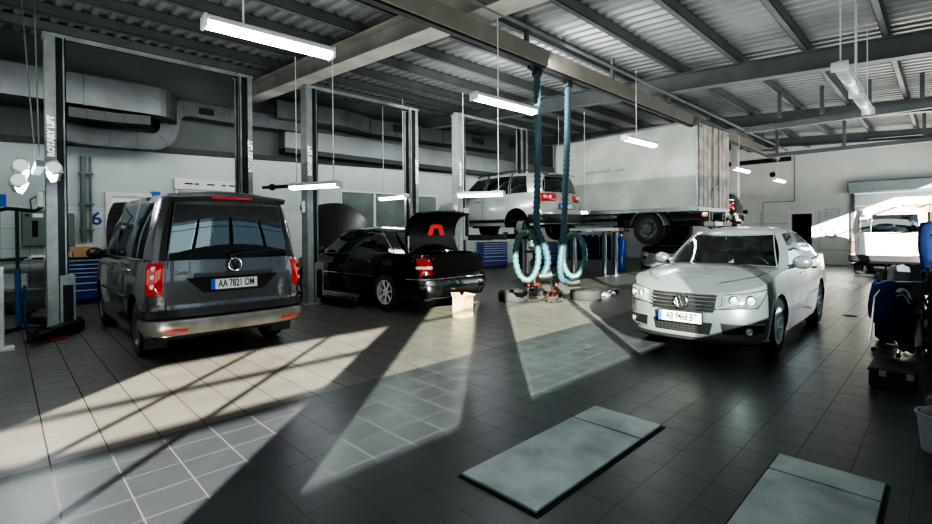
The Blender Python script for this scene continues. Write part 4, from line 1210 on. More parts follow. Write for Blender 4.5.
# ================================================================ building
def roof(y): return .06*y           # roof pitch
def floor_material():
    m, nt, out = newmat('workshop floor tiles'); L = nt.links.new
    b = N(nt, 'ShaderNodeBsdfPrincipled'); geo = N(nt, 'ShaderNodeNewGeometry'); sep = N(nt, 'ShaderNodeSeparateXYZ'); L(geo.outputs['Position'], sep.inputs[0])
    def mth(op, a, b_=None, c=None):
        n = N(nt, 'ShaderNodeMath', operation=op)
        for i, v in enumerate((a, b_, c)):
            if v is None: continue
            if isinstance(v, (int, float)): n.inputs[i].default_value = v
            else: L(v, n.inputs[i])
        return n.outputs[0]
    def tri(v, off, per):   # distance to the nearest joint
        f = mth('FRACT', mth('DIVIDE', mth('SUBTRACT', v, off-per*50), per))
        return mth('MULTIPLY', mth('MINIMUM', f, mth('SUBTRACT', 1.0, f)), per)
    dx, dy = tri(sep.outputs[0], -.097, .3), tri(sep.outputs[1], 1.65, .3)
    def jm(d, w): return mth('SUBTRACT', 1.0, mth('SMOOTH_MIN', 1.0, mth('DIVIDE', d, w), .3))
    jx = mth('LESS_THAN', dx, .0040); jy = mth('LESS_THAN', dy, .0036)
    joint = mth('MAXIMUM', jx, jy)
    zone = mth('GREATER_THAN', sep.outputs[1], 4.36)
    # per tile tone
    cx, cy = mth('FLOOR', mth('DIVIDE', mth('ADD', sep.outputs[0], .097+15), .3)), mth('FLOOR', mth('DIVIDE', mth('SUBTRACT', sep.outputs[1], 1.65-15), .3))
    cmb = N(nt, 'ShaderNodeCombineXYZ'); L(cx, cmb.inputs[0]); L(cy, cmb.inputs[1])
    wn = N(nt, 'ShaderNodeTexWhiteNoise', noise_dimensions='2D'); L(cmb.outputs[0], wn.inputs['Vector'])
    no = N(nt, 'ShaderNodeTexNoise'); no.inputs['Scale'].default_value = 5; no.inputs['Detail'].default_value = 7; no.inputs['Roughness'].default_value = .65; L(geo.outputs['Position'], no.inputs['Vector'])
    no2 = N(nt, 'ShaderNodeTexNoise'); no2.inputs['Scale'].default_value = .7; no2.inputs['Detail'].default_value = 3; L(geo.outputs['Position'], no2.inputs['Vector'])
    mx = N(nt, 'ShaderNodeMix', data_type='RGBA'); mx.inputs[6].default_value = srgb('#33373b'); mx.inputs[7].default_value = srgb('#5f5d57'); L(zone, mx.inputs[0])
    val = mth('ADD', mth('ADD', .62, mth('MULTIPLY', wn.outputs['Value'], .18)), mth('ADD', mth('MULTIPLY', no.outputs['Fac'], .32), mth('MULTIPLY', no2.outputs['Fac'], .12)))
    mv = N(nt, 'ShaderNodeMix', data_type='RGBA', blend_type='MULTIPLY'); mv.inputs[0].default_value = 1
    L(mx.outputs[2], mv.inputs[6]); cv = N(nt, 'ShaderNodeCombineXYZ')
    for i in range(3): L(val, cv.inputs[i])
    L(cv.outputs[0], mv.inputs[7])
    gj = N(nt, 'ShaderNodeMix', data_type='RGBA'); gj.inputs[7].default_value = srgb('#3a3835')
    jz = N(nt, 'ShaderNodeMix', data_type='RGBA'); jz.inputs[6].default_value = srgb('#55534e'); jz.inputs[7].default_value = srgb('#2e2c29'); L(zone, jz.inputs[0]); L(jz.outputs[2], gj.inputs[7])
    jf = mth('MULTIPLY', joint, mth('SUBTRACT', 1.0, mth('MULTIPLY', mth('MULTIPLY', zone, jy), mth('MULTIPLY', .75, mth('SUBTRACT', 1.0, jx)))))
    L(jf, gj.inputs[0]); L(mv.outputs[2], gj.inputs[6]); L(gj.outputs[2], b.inputs['Base Color'])
    rg = mth('ADD', mth('ADD', .20, mth('MULTIPLY', no.outputs['Fac'], .26)), mth('MULTIPLY', joint, .45)); L(rg, b.inputs['Roughness'])
    sp = mth('SUBTRACT', .62, mth('MULTIPLY', joint, .5)); L(sp, b.inputs['Specular IOR Level'])
    bp = N(nt, 'ShaderNodeBump'); bp.inputs['Strength'].default_value = .35; bp.inputs['Distance'].default_value = .003
    hh = mth('ADD', mth('MULTIPLY', joint, -1.0), mth('MULTIPLY', no.outputs['Fac'], .5)); L(hh, bp.inputs['Height']); L(bp.outputs[0], b.inputs['Normal'])
    L(b.outputs[0], out.inputs[0]); return m
def wall_material(name, hi, lo, z_tile, tile=.42, axis=0, dirt='#6d7273'):
    """painted wall above, large square panels with thin joints below z_tile"""
    m, nt, out = newmat(name); L = nt.links.new
    b = N(nt, 'ShaderNodeBsdfPrincipled'); b.inputs['Roughness'].default_value = .45
    geo = N(nt, 'ShaderNodeNewGeometry'); sep = N(nt, 'ShaderNodeSeparateXYZ'); L(geo.outputs['Position'], sep.inputs[0])
    def mth(op, a, b_=None):
        n = N(nt, 'ShaderNodeMath', operation=op)
        for i, v in enumerate((a, b_)):
            if v is None: continue
            if isinstance(v, (int, float)): n.inputs[i].default_value = v
            else: L(v, n.inputs[i])
        return n.outputs[0]
    def jn(v):
        f = mth('FRACT', mth('DIVIDE', mth('ADD', v, 50.0), tile)); return mth('LESS_THAN', f, .022)
    below = mth('LESS_THAN', sep.outputs[2], z_tile)
    j = mth('MULTIPLY', mth('MAXIMUM', jn(sep.outputs[axis]), jn(sep.outputs[2])), below)
    mx = N(nt, 'ShaderNodeMix', data_type='RGBA'); mx.inputs[6].default_value = srgb(hi); mx.inputs[7].default_value = srgb(lo); L(below, mx.inputs[0])
    no = N(nt, 'ShaderNodeTexNoise'); no.inputs['Scale'].default_value = .9; no.inputs['Detail'].default_value = 6; L(geo.outputs['Position'], no.inputs['Vector'])
    mr = N(nt, 'ShaderNodeMapRange'); mr.inputs[1].default_value = .4; mr.inputs[2].default_value = .8; mr.inputs[4].default_value = .35; L(no.outputs['Fac'], mr.inputs[0])
    md = N(nt, 'ShaderNodeMix', data_type='RGBA'); md.inputs[7].default_value = srgb(dirt); L(mr.outputs[0], md.inputs[0]); L(mx.outputs[2], md.inputs[6])
    gj = N(nt, 'ShaderNodeMix', data_type='RGBA'); gj.inputs[7].default_value = srgb('#6f7574'); L(mth('MULTIPLY', j, .8), gj.inputs[0]); L(md.outputs[2], gj.inputs[6])
    L(gj.outputs[2], b.inputs['Base Color']); L(b.outputs[0], out.inputs[0]); return m

XMIN, XMAX, YMIN, YMAX = -8.0, 24.0, -.62, 14.45
def build_room():
    g = MB(); g.box(XMIN-.3, XMAX+.3, YMIN-4, YMAX+.3, -.3, 0); struct(g.build('floor', floor_material()))
    # deck: trapezoid sheet, ribs running down the slope
    g = MB(); z0 = 4.98; rows0, rows1 = [], []; per = .25; x = XMIN-.3; prof = []
    while x < XMAX+.3:
        prof += [(x, 0), (x+.09, 0), (x+.125, .055), (x+.215, .055)]; x += per
    ya, yb = YMIN-.3, YMAX+.3
    g.grid([[(x, y, z0+roof(y)+h) for x, h in prof] for y in (ya, yb)])
    k = g.av([(XMIN-.3, ya, z0+roof(ya)+.2), (XMAX+.3, ya, z0+roof(ya)+.2), (XMAX+.3, yb, z0+roof(yb)+.2), (XMIN-.3, yb, z0+roof(yb)+.2)]); g.af([(k, k+1, k+2, k+3)])
    struct(g.build('ceiling', M_deck))
    # purlins along X (C sections)
    n = 1
    for y in (.78, 1.98, 3.19, 4.42, 5.65, 6.9, 8.15, 9.4, 10.65, 11.9, 13.1):
        g = MB(); zz = 4.78+roof(y)
        g.box(XMIN, XMAX, y-.05, y-.042, zz, zz+.2); g.box(XMIN, XMAX, y-.05, y+.05, zz, zz+.01); g.box(XMIN, XMAX, y-.05, y+.05, zz+.19, zz+.2)
        g.box(XMIN, XMAX, y+.042, y+.05, zz, zz+.035)
        struct(g.build('trim_%d' % n, M_beam)); n += 1
    # rafters along Y (I sections)
    def rafter(x, h=.38, m=M_beam, zb=4.40, y0=YMIN, y1=YMAX, fw=.12):
        nonlocal n
        g = MB()
        for a, b_, w in ((0, .016, fw), (.016, h-.016, .008), (h-.016, h, fw)):
            k = g.av([(x+sx*w, y, zb+roof(y)+z) for y in (y0, y1) for sx, z in ((-1, a), (1, a), (1, b_), (-1, b_))])
            g.af([(k, k+1, k+2, k+3), (k+4, k+7, k+6, k+5), (k, k+4, k+5, k+1), (k+1, k+5, k+6, k+2), (k+2, k+6, k+7, k+3), (k+3, k+7, k+4, k)])
        struct(g.build('trim_%d' % n, m)); n += 1
    rafter(4.8, .42, M_beaml, 4.36, fw=.20); rafter(10.55, .38); rafter(15.8, .36); rafter(20.6, .34); rafter(-1.2, .4)
    # hangers and a tie beam beyond the second rafter
    g = MB(); 
    for y in (.4, 1.3, 2.2, 3.1): g.box(13.35, 13.43, y-.04, y+.04, 4.15+roof(y), 4.8+roof(y))
    g.box(13.33, 13.45, -.4, 3.9, 4.05, 4.2); struct(g.build('trim_%d' % n, M_beam)); n += 1
    # braces near far wall
    g = MB()
    for y0 in (.5, 2.4, 4.3): g.tube([(18.2, y0, 4.25), (20.6, y0+1.6, 4.65)], .04, 6); g.box(18.16, 18.24, y0-.04, y0+.04, 4.1, 5.0)
    g.box(18.14, 18.26, -.4, 4.6, 4.0, 4.13); struct(g.build('trim_%d' % n, M_beam)); n += 1
    # walls
    W1 = wall_material('back wall', '#a9b3b4', '#b9c3c2', 2.15, .42, 0)
    g = MB(); g.box(XMIN-.3, XMAX+.3, YMAX, YMAX+.25, 0, 6.2); struct(g.build('wall_back', W1))
    W2 = wall_material('gate wall', '#bfc4be', '#b9bfbb', 2.3, 1.15, 1, dirt='#9a9f9a')
    g = MB()   # far wall with openings: dark doorway y 4.3..5.1, gate y -0.6..2.85
    def wx(y0, y1, z0, z1, x0=XMAX, x1=XMAX+.25): g.box(x0, x1, y0, y1, z0, z1)
    wx(5.12, YMAX, 0, 6.2); wx(4.30, 5.12, 2.18, 6.2); wx(2.87, 4.30, 0, 6.2); wx(YMIN-.3, 2.87, 3.35, 6.2)
    struct(g.build('wall_right', W2))
    g = MB(); g.box(XMIN-.3, XMIN, YMIN-.3, YMAX+.3, 0, 6.2); struct(g.build('wall_left', W1))
    # band where the upper wall cladding steps, and shadow gap
    g = MB()
    k = g.av([(XMIN, YMAX-.06, 3.26), (18.8, YMAX-.06, 4.02), (18.8, YMAX, 4.02), (XMIN, YMAX, 3.26), (XMIN, YMAX-.06, 3.40), (18.8, YMAX-.06, 4.16), (18.8, YMAX, 4.16), (XMIN, YMAX, 3.40)])
    g.af([(k, k+1, k+2, k+3), (k+4, k+7, k+6, k+5), (k, k+4, k+5, k+1), (k+1, k+5, k+6, k+2)]); struct(g.build('trim_%d' % n, M_postd)); n += 1
    g = MB()
    k = g.av([(XMIN, YMAX-.02, 3.40), (18.8, YMAX-.02, 4.16), (18.8, YMAX-.02, 6.1), (XMIN, YMAX-.02, 6.1)]); g.af([(k, k+1, k+2, k+3)]); struct(g.build('trim_%d' % n, mat('dark upper wall panel', '#4a5152', .55, .2, var=.35, scale=1.2))); n += 1
    g = MB(); g.box(XMIN, XMAX, YMAX-.02, YMAX, 0, .12); struct(g.build('baseboard_back', mat('skirting grey', '#7d8482', .5)))
    # facade behind the camera: sill wall, piers, transoms, panes
    M_f = mat('facade frame', '#5b6164', .5, .3); M_fw = mat('facade wall', '#b6bab8', .6)
    yf0, yf1 = YMIN-.14, YMIN
    g = MB(); g.use(M_fw); g.box(XMIN-.3, 12, yf0, yf1, 0, 1.37); g.box(12, XMAX+.3, yf0, yf1, 0, .95); g.box(XMIN-.3, XMAX+.3, yf1-.04, yf1, 3.6, 5.3); g.box(XMIN-.3, -5.97, yf1-.04, yf1, 1.37, 3.6); g.box(-5.97, -2.25, yf1-.04, yf1, 2.92, 3.6)
    g.box(-2.9, -2.22, yf1-.04, yf1, 1.37, 3.6)
    struct(g.build('wall_front', None))
    g = MB(); g.use(M_f)
    for x0, x1 in ((-.94, -.10), (1.80, 1.98), (3.90, 4.16), (6.3, 6.55), (8.7, 8.95), (11.1, 11.35), (13.5, 13.75), (15.9, 16.15), (18.3, 18.55), (20.7, 20.95)): g.box(x0, x1, yf1-.03, yf1, 1.37 if x0 < 12 else .95, 3.6)
    g.box(-5.97, -2.9, yf0+.04, yf1-.04, 1.99, 2.09); g.box(-5.97, -2.9, yf0+.05, yf1-.05, 2.45, 2.51)
    for x in (-4.94, -3.96): g.box(x-.03, x+.03, yf0+.05, yf1-.05, 1.37, 2.92)
    g.box(-2.25, 24, yf0+.05, yf1-.05, 2.89, 2.94)
    fr_ = struct(g.build('window_1', None))
    g = MB()
    for x0, x1 in ((-2.25, -.94), (-.10, 1.73), (1.98, 2.74)): g.box(x0, x1, yf0+.06, yf0+.07, 1.37, 3.6)
    m, nt, out = newmat('tinted facade pane'); t = N(nt, 'ShaderNodeBsdfTransparent'); t.inputs[0].default_value = (.76, .81, .78, 1); nt.links.new(t.outputs[0], out.inputs[0])
    g.build('pane', m, fr_)
    g.box(1.98, 2.75, yf0+.06, yf0+.07, 1.37, 3.6) if False else None; g = MB(); g.box(2.75, 11.1, yf0+.06, yf0+.07, 1.37, 3.6)
    m, nt, out = newmat('added sun-dimming pane'); t = N(nt, 'ShaderNodeBsdfTransparent'); t.inputs[0].default_value = (.42, .46, .47, 1); nt.links.new(t.outputs[0], out.inputs[0])  # unseen pane added to dim the sun falling on the silver saloon
    g.build('pane', m, fr_)
    # ---- far wall furniture
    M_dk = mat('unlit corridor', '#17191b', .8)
    g = MB(); g.use(M_offwh); g.box(XMAX-.06, XMAX+.0, 5.10, 5.22, 0, 2.30); g.box(XMAX-.06, XMAX, 4.20, 4.32, 0, 2.30); g.box(XMAX-.06, XMAX, 4.32, 5.10, 2.18, 2.30)
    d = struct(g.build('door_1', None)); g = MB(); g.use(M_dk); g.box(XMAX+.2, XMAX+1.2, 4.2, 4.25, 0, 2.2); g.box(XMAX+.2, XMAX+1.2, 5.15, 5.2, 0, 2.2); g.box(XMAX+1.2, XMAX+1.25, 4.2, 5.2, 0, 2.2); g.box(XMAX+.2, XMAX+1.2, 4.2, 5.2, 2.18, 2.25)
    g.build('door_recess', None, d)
    # roller gate
    g = MB(); g.use(mat('gate frame', '#4d5557', .45, .4)); g.box(XMAX-.08, XMAX+.05, 2.82, 2.94, 0, 2.95)
    dd = struct(g.build('door_2', None))
    g = MB(); g.use(mat('shutter box', '#7c878a', .4, .4, var=.15)); g.box(XMAX-.55, XMAX, -.6, 3.0, 2.95, 3.42, .05); g.build('shutter_box', None, dd)
    g = MB(); M_g = mat('gate leaf white', '#cfd3cc', .4, var=.06)
    for k in range(6): g.box(XMAX+.05, XMAX+.10, -.6, 2.85, .49*k, .49*k+.47, .01)
    g.build('gate_leaf', M_g, dd)
    g = MB(); g.box(XMAX+.02, XMAX+.045, .1, 1.25, 1.5, 2.42); g.build('gate_pane', mat('ochre window board', '#8f7a55', .6, var=.3), dd)
    g = MB()
    for y in (.1, .48, .86, 1.25): g.box(XMAX+.0, XMAX+.03, y-.02, y+.02, 1.45, 2.46)
    g.build('glazing_bar', M_beam, dd)
    # columns
    g = MB(); g.box(20.4, 20.65, 6.25, 6.5, 0, 5.1, .01); g.box(20.36, 20.69, 6.21, 6.54, 0, .04); struct(g.build('trim_%d' % n, mat('white column', '#aeb3af', .5, var=.1))); n += 1
    g = MB(); g.box(19.9, 20.1, 6.75, 6.95, 0, 5.1, .01); struct(g.build('trim_%d' % n, M_beam)); n += 1
    # wall ledge / upper dark cladding of far wall corner
    g = MB(); g.box(XMAX-.03, XMAX, 5.1, YMAX, 4.55, 4.75); struct(g.build('trim_%d' % n, M_postd)); n += 1

def build_far_wall_items():
    g = MB(); g.use(mat('conduit grey', '#6f7675', .5)); x = XMAX-.03
    g.tube([(x, 4.97, 4.9), (x, 4.97, 2.82), (x, 5.0, 2.75)], .018, 6); g.tube([(x, 4.97, 2.75), (x, 6.2, 2.75), (x, 6.25, 2.7), (x, 6.25, .5)], .014, 6)
    tag(g.build('cable_conduit', None), 'thin cable conduit stepping across the sunlit wall left of the roller gate', 'conduit')
    g = MB(); g.use(mat('poster border', '#9aa3a2', .5)); g.box(x-.01, x, 3.33, 3.84, 1.98, 2.36); g.use(M_offwh)
    for k in range(5): g.box(x-.014, x-.009, 3.38, 3.79, 2.03+.065*k, 2.06+.065*k)
    tag(g.build('notice_board', None), 'small grey framed notice on the wall between dark doorway and gate', 'sign')
    g = MB(); g.use(M_white); g.box(x-.012, x, 3.30, 3.95, 1.30, 1.70); g.use(M_beam)
    g.tube([(x-.03, 3.62+.16*cos(2*pi*k/20), 1.30+.16*sin(2*pi*k/20)) for k in range(20)], .018, 6, closed=True)
    tag(g.build('wall_panel', None), 'white wall panel with a dark round ring, under the framed notice', 'sign')
    g = MB(); g.use(M_black); g.lathe([(.001, -.02), (.10, -.02), (.12, 0), (.12, .02)], 16, 'x', (x-.0, 5.85, 4.0)); tag(g.build('wall_vent', None), 'small dark round wall vent high beside the column', 'vent')
    g = MB(); g.use(M_postd); g.box(x-.04, x, 6.9, 7.9, 2.25, 2.42, .01); tag(g.build('wall_sign', None), 'dark narrow sign on the wall above the silver saloon roof', 'sign')

# ================================================================ two-post lifts
LZ = 4.62
def two_post_lift(name_lab, xa, xb, y, arm_z=.12, arms=True, carr=None, out=False):
    t = thing('car_lift', name_lab, 'lift', ((xa+xb)/2, y, 0), 0, None); cx = (xa+xb)/2; hs = (xb-xa)/2
    for sx in (-1, 1):
        X = sx*hs; f = -sx       # channel opens towards the middle
        g = MB(); g.use(M_post)
        g.box(X-.02 if sx > 0 else X-.0, X+.0 if sx > 0 else X+.02, -.13, .13, 0, LZ)         # web
        x0, x1 = sorted((X, X+f*.24))
        g.box(x0, x1, -.14, -.125, 0, LZ); g.box(x0, x1, .125, .14, 0, LZ)
        xl0, xl1 = sorted((X+f*.225, X+f*.24)); g.box(xl0, xl1, -.14, -.075, 0, LZ); g.box(xl0, xl1, .075, .14, 0, LZ)
        g.box(min(X-.12, X+f*.34), max(X+.12, X+f*.34), -.22, .22, 0, .03, .005)
        g.box(x0-.02, x1+.02, -.16, .16, LZ-.02, LZ+.02)
        g.use(M_postd)
        g.box(*((X+.125, X+.205) if sx < 0 else (X-.195, X-.085)), -.1418, -.139, .05, LZ-.03)
        q0, q1 = sorted((X+f*.06, X+f*.2)); g.box(q0, q1, -.12, .12, .03, LZ-.05)
        post = g.build('post', None, t)
        sgn = text_mesh('brand_lettering', 'ROTARY LIFT', .105, mat('glowing white lettering', '#ffffff', .5, emit='#ffffff', estr=.25), post, (X+(.065 if sx < 0 else -.042), -.1412, 3.05), (pi/2, -pi/2, 0), .001, bold=.006)  # lettering given a slight glow to read white against the post
        zc = carr if carr is not None else arm_z
        g = MB(); g.use(M_post); c0, c1 = sorted((X+f*.14, X+f*.32)); g.box(c0, c1, -.17, .17, zc, zc+.85, .01)
        g.use(M_postd); g.box(min(c0, c1)+.03, max(c0, c1)-.03, -.175, .175, zc+.1, zc+.7)
        ca = g.build('carriage', None, t)
        for sy in (-1, 1):
            g = MB(); g.use(M_postd); px, py = X+f*.34, sy*.10
            ex, ey = (X+f*(hs*.50), sy*1.15) if arms else ((X-.20, sy*1.12) if sx < 0 and out else (X+f*.36, sy*1.45))
            d = Vector((ex-px, ey-py, 0)); l = d.length; d.normalize(); nn = Vector((-d.y, d.x, 0))
            for (s0, s1, w, h) in ((0, .62, .09, .075), (.45, 1.0, .06, .055)):
                a, b = Vector((px, py, zc+.06))+d*l*s0, Vector((px, py, zc+.06))+d*l*s1
                k = g.av([tuple(p+nn*w*u+Vector((0, 0, h*v))) for p in (a, b) for u, v in ((-1, -1), (1, -1), (1, 1), (-1, 1))])
                g.af([(k, k+1, k+2, k+3), (k+4, k+7, k+6, k+5), (k, k+4, k+5, k+1), (k+1, k+5, k+6, k+2), (k+2, k+6, k+7, k+3), (k+3, k+7, k+4, k)])
            arm = g.build('arm', None, t)
            g = MB(); g.use(M_black); g.lathe([(.001, zc+.20), (.06, zc+.2), (.065, zc+.18), (.065, zc+.13), (.03, zc+.13), (.03, zc+.0), (.001, zc)], 16, 'z', (ex, ey, 0)); g.build('lift_pad', None, arm, 40)
    g = MB(); g.use(M_post); g.box(-hs, hs, -.05, .05, LZ-.02, LZ+.06); g.use(M_postd); g.box(-hs, hs, -.052, .052, LZ-.03, LZ-.015)
    g.tube([(-hs+.1, .08, LZ+.02), (hs-.1, .08, LZ+.02)], .015, 6)
    g.build('cross_beam', None, t)
    g = MB(); g.use(M_offwh); g.box(-hs-.10, -hs-.02, -.12, .0, 1.95, 2.2, .02); g.use(M_black); g.box(-hs-.105, -hs-.10, -.09, -.03, 2.0, 2.1); g.build('control_box', None, t)
    return t

# ================================================================ lamps
def lamp_fixture(label, loc, rz, rod, L=1.27, group=None, first=[None], rods=(0.5,), lit=True, chain=False):
    """vapour-proof twin tube fixture hung on rods; loc = centre"""
    t = thing('strip_light', label, 'light', loc, rz, group)
    g = MB(); g.use(M_offwh)
    rows = []
    for x, s in ((-L/2, .5), (-L/2+.015, .92), (-L/2+.05, 1), (L/2-.05, 1), (L/2-.015, .92), (L/2, .5)):
        rows.append([(x, .085*s*cos(a), .03+.055*s*sin(a)) for a in [pi*k/8 for k in range(9)]])
    g.grid(rows); g.box(-L/2+.02, L/2-.02, -.082, .082, .015, .03)
    for x in (-L/2+.015, L/2-.015): g.box(x-.014, x+.014, -.088, .088, -.045, .07, .008)
    g.build('housing', None, t, 50)
    g = MB(); rows = []
    for x, s in ((-L/2+.02, .5), (-L/2+.04, 1), (L/2-.04, 1), (L/2-.02, .5)):
        rows.append([(x, .074*s*cos(a), .014-.062*s*sin(a)) for a in [pi*k/8 for k in range(9)]])
    g.grid(rows); g.build('diffuser', M_tube if lit else mat('unlit diffuser', '#aab3b2', .25, .2, coat=.5, var=.4, scale=9), t, 60)
    for r in rods:
        g = MB(); x = -L/2+L*r; g.tube([(x, 0, .06), (x, 0, rod)], .009 if not chain else .006, 6); g.box(x-.02, x+.02, -.02, .02, .055, .075)
        g.build('hanging_rod', M_offwh, t)
    return t
def area(name, loc, rot, sx, sy, power, col=(1, 1, 1)):
    l = bpy.data.lights.new(name, 'AREA'); l.shape = 'RECTANGLE'; l.size = sx; l.size_y = sy; l.energy = power; l.color = col
    o = bpy.data.objects.new(name, l); COL.objects.link(o); o.location = loc; o.rotation_euler = rot; return o
# ================================================================ ducts, hoses and small things
def rect_duct(name, label, path, w, h, m=M_duct, flange=1.2, parent=None):
    """rectangular duct along a polyline of (x, y, z) centres; w across (horizontal), h vertical"""
    g = MB(); P = [Vector(p) for p in path]; rows = []; n = len(P)
    for i, p in enumerate(P):
        t = (P[min(i+1, n-1)]-P[max(i-1, 0)]).normalized()
        s = Vector((0, 1, 0)); u = t.cross(s).normalized()
        if abs(t.z) < .3: u = Vector((0, 0, 1)); s = u.cross(t).normalized()
        elif u.x < 0 or (abs(u.x) < .01): u = -u if u.x < 0 else u
        # keep u continuous
        if rows and u.dot(prev) < 0: u = -u
        prev = u; s2 = Vector((0, 1, 0)) if abs(t.y) < .5 else Vector((1, 0, 0))
        rows.append([p+s2*(a*w/2)+u*(b*h/2) for a, b in ((-1, -1), (1, -1), (1, 1), (-1, 1))])
    g.grid(rows, closed=True)
    d = 0
    for i in range(n-1):
        seg = (P[i+1]-P[i]).length; q = 0
        while d+seg-q > flange and q < seg:
            q2 = q+flange-d
            if q2 > seg: break
            f = q2/seg; c = [rows[i][k].lerp(rows[i+1][k], f) for k in range(4)]; mid = sum(c, Vector())/4; t = (P[i+1]-P[i]).normalized()*.018
            big = [mid+(x-mid)*1.045 for x in c]
            k = g.av([x-t for x in big]+[x+t for x in big])
            g.af([(k, k+1, k+2, k+3), (k+4, k+7, k+6, k+5), (k, k+4, k+5, k+1), (k+1, k+5, k+6, k+2), (k+2, k+6, k+7, k+3), (k+3, k+7, k+4, k)])
            q = q2; d = 0
        else: pass
        d += max(0, seg-q)
    return g
def build_ducts():
    Y = YMAX
    # large supply duct top left
    g = rect_duct('d', '', [(-6, Y-1.0, 4.50), (2.35, Y-1.0, 4.50)], 1.0, .62)
    g.use(M_duct) if False else None
    rows = []
    for k in range(9):
        a = pi/2*k/8; rows.append([(2.35+.55*sin(a), Y-.5-.0-(.5)*(1)+.0+(.5-.5*cos(a))*1.0-.0, z) for z in (4.19, 4.81)])
    g2 = [[(2.35+.6*sin(a), Y-1.5+1.0*(1-cos(a)), z) for z in (4.19, 4.81)] for a in [pi/2*k/8 for k in range(9)]]
    g.grid(g2); k = g.av([r[0] for r in g2]+[(2.35, Y-.5, 4.19)]); g.af([tuple(range(k, k+10))])
    tag(g.build('air_duct', M_duct), 'large rectangular steel duct along the top left wall, rounded at its right end', 'duct')
    g = rect_duct('d', '', [(.95, Y-1.1, 4.03), (1.7, Y-1.1, 4.03), (2.30, Y-1.1, 4.07)], .6, .20, flange=.3)
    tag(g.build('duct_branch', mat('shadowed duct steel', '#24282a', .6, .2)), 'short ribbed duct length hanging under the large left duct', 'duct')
    R = .42; path = [(.7, Y-.45, 3.76), (1.4, Y-.45, 3.68), (2.45, Y-.45, 3.72)]
    path += [(2.45+.35*sin(a), Y-.45, 4.10-.38*cos(a)) for a in [pi/2*k/5 for k in range(1, 6)]]
    path += [(2.82+.38*(1-cos(a)), Y-.45, 4.22+.42*sin(a)) for a in [pi/2*k/5 for k in range(0, 6)]]
    path += [(4.2, Y-.45, 4.62), (6.2, Y-.45, 4.66)]
    g = rect_duct('d', '', path, .42, .38, flange=.5); g.use(M_duct); g.use(M_dark); g.box(3.42, 3.75, Y-.69, Y-.655, 4.52, 4.70) if False else g.box(3.42, 3.75, Y-.675, Y-.655, 4.54, 4.70)
    tag(g.build('air_duct', None), 'square steel duct rising in an s-bend at the left wall with a black grille', 'duct')
    # long duct behind the lifts
    g = rect_duct('d', '', [(5.2, Y-.6, 4.95), (7.0, Y-.9, 4.95), (8.2, Y-.5, 4.95), (14.5, Y-.5, 5.1)], .7, .48, flange=1.0)
    g.use(M_duct); g.use(M_dark); g.box(9.0, 9.65, Y-.88, Y-.84, 4.9, 5.15); g.box(12.6, 13.2, Y-.88, Y-.84, 4.98, 5.2)
    tag(g.build('air_duct', None), 'long steel duct with small black grilles on the back wall above the lifts', 'duct')
    g = MB(); g.use(mat('bright galvanised casing', '#646b6d', .4, .4, var=.25, scale=1.0)); g.box(5.6, 19.0, Y-.45, Y-.02, 3.98, 4.58, .02); g.use(M_postd); g.box(5.6, 19.0, Y-.46, Y-.02, 3.86, 3.98)
    tag(g.build('pipe_casing', None), 'long pale metal casing running along the back wall behind the lifts', 'duct')
    # thin pipes rising on the left wall
    g = MB(); g.use(mat('grey drain pipe', '#5d6667', .5, .2)); g.tube([(1.27, Y-.08, 3.3), (1.27, Y-.08, 1.35)], .05, 10); g.tube([(1.40, Y-.06, 3.3), (1.40, Y-.06, 1.35)], .025, 8)
    for z in (2.9, 2.2, 1.6): g.box(1.2, 1.45, Y-.13, Y-.0, z, z+.04)
    tag(g.build('wall_pipe', None), 'pair of grey vertical pipes on the left wall above the cardboard boxes', 'pipe')

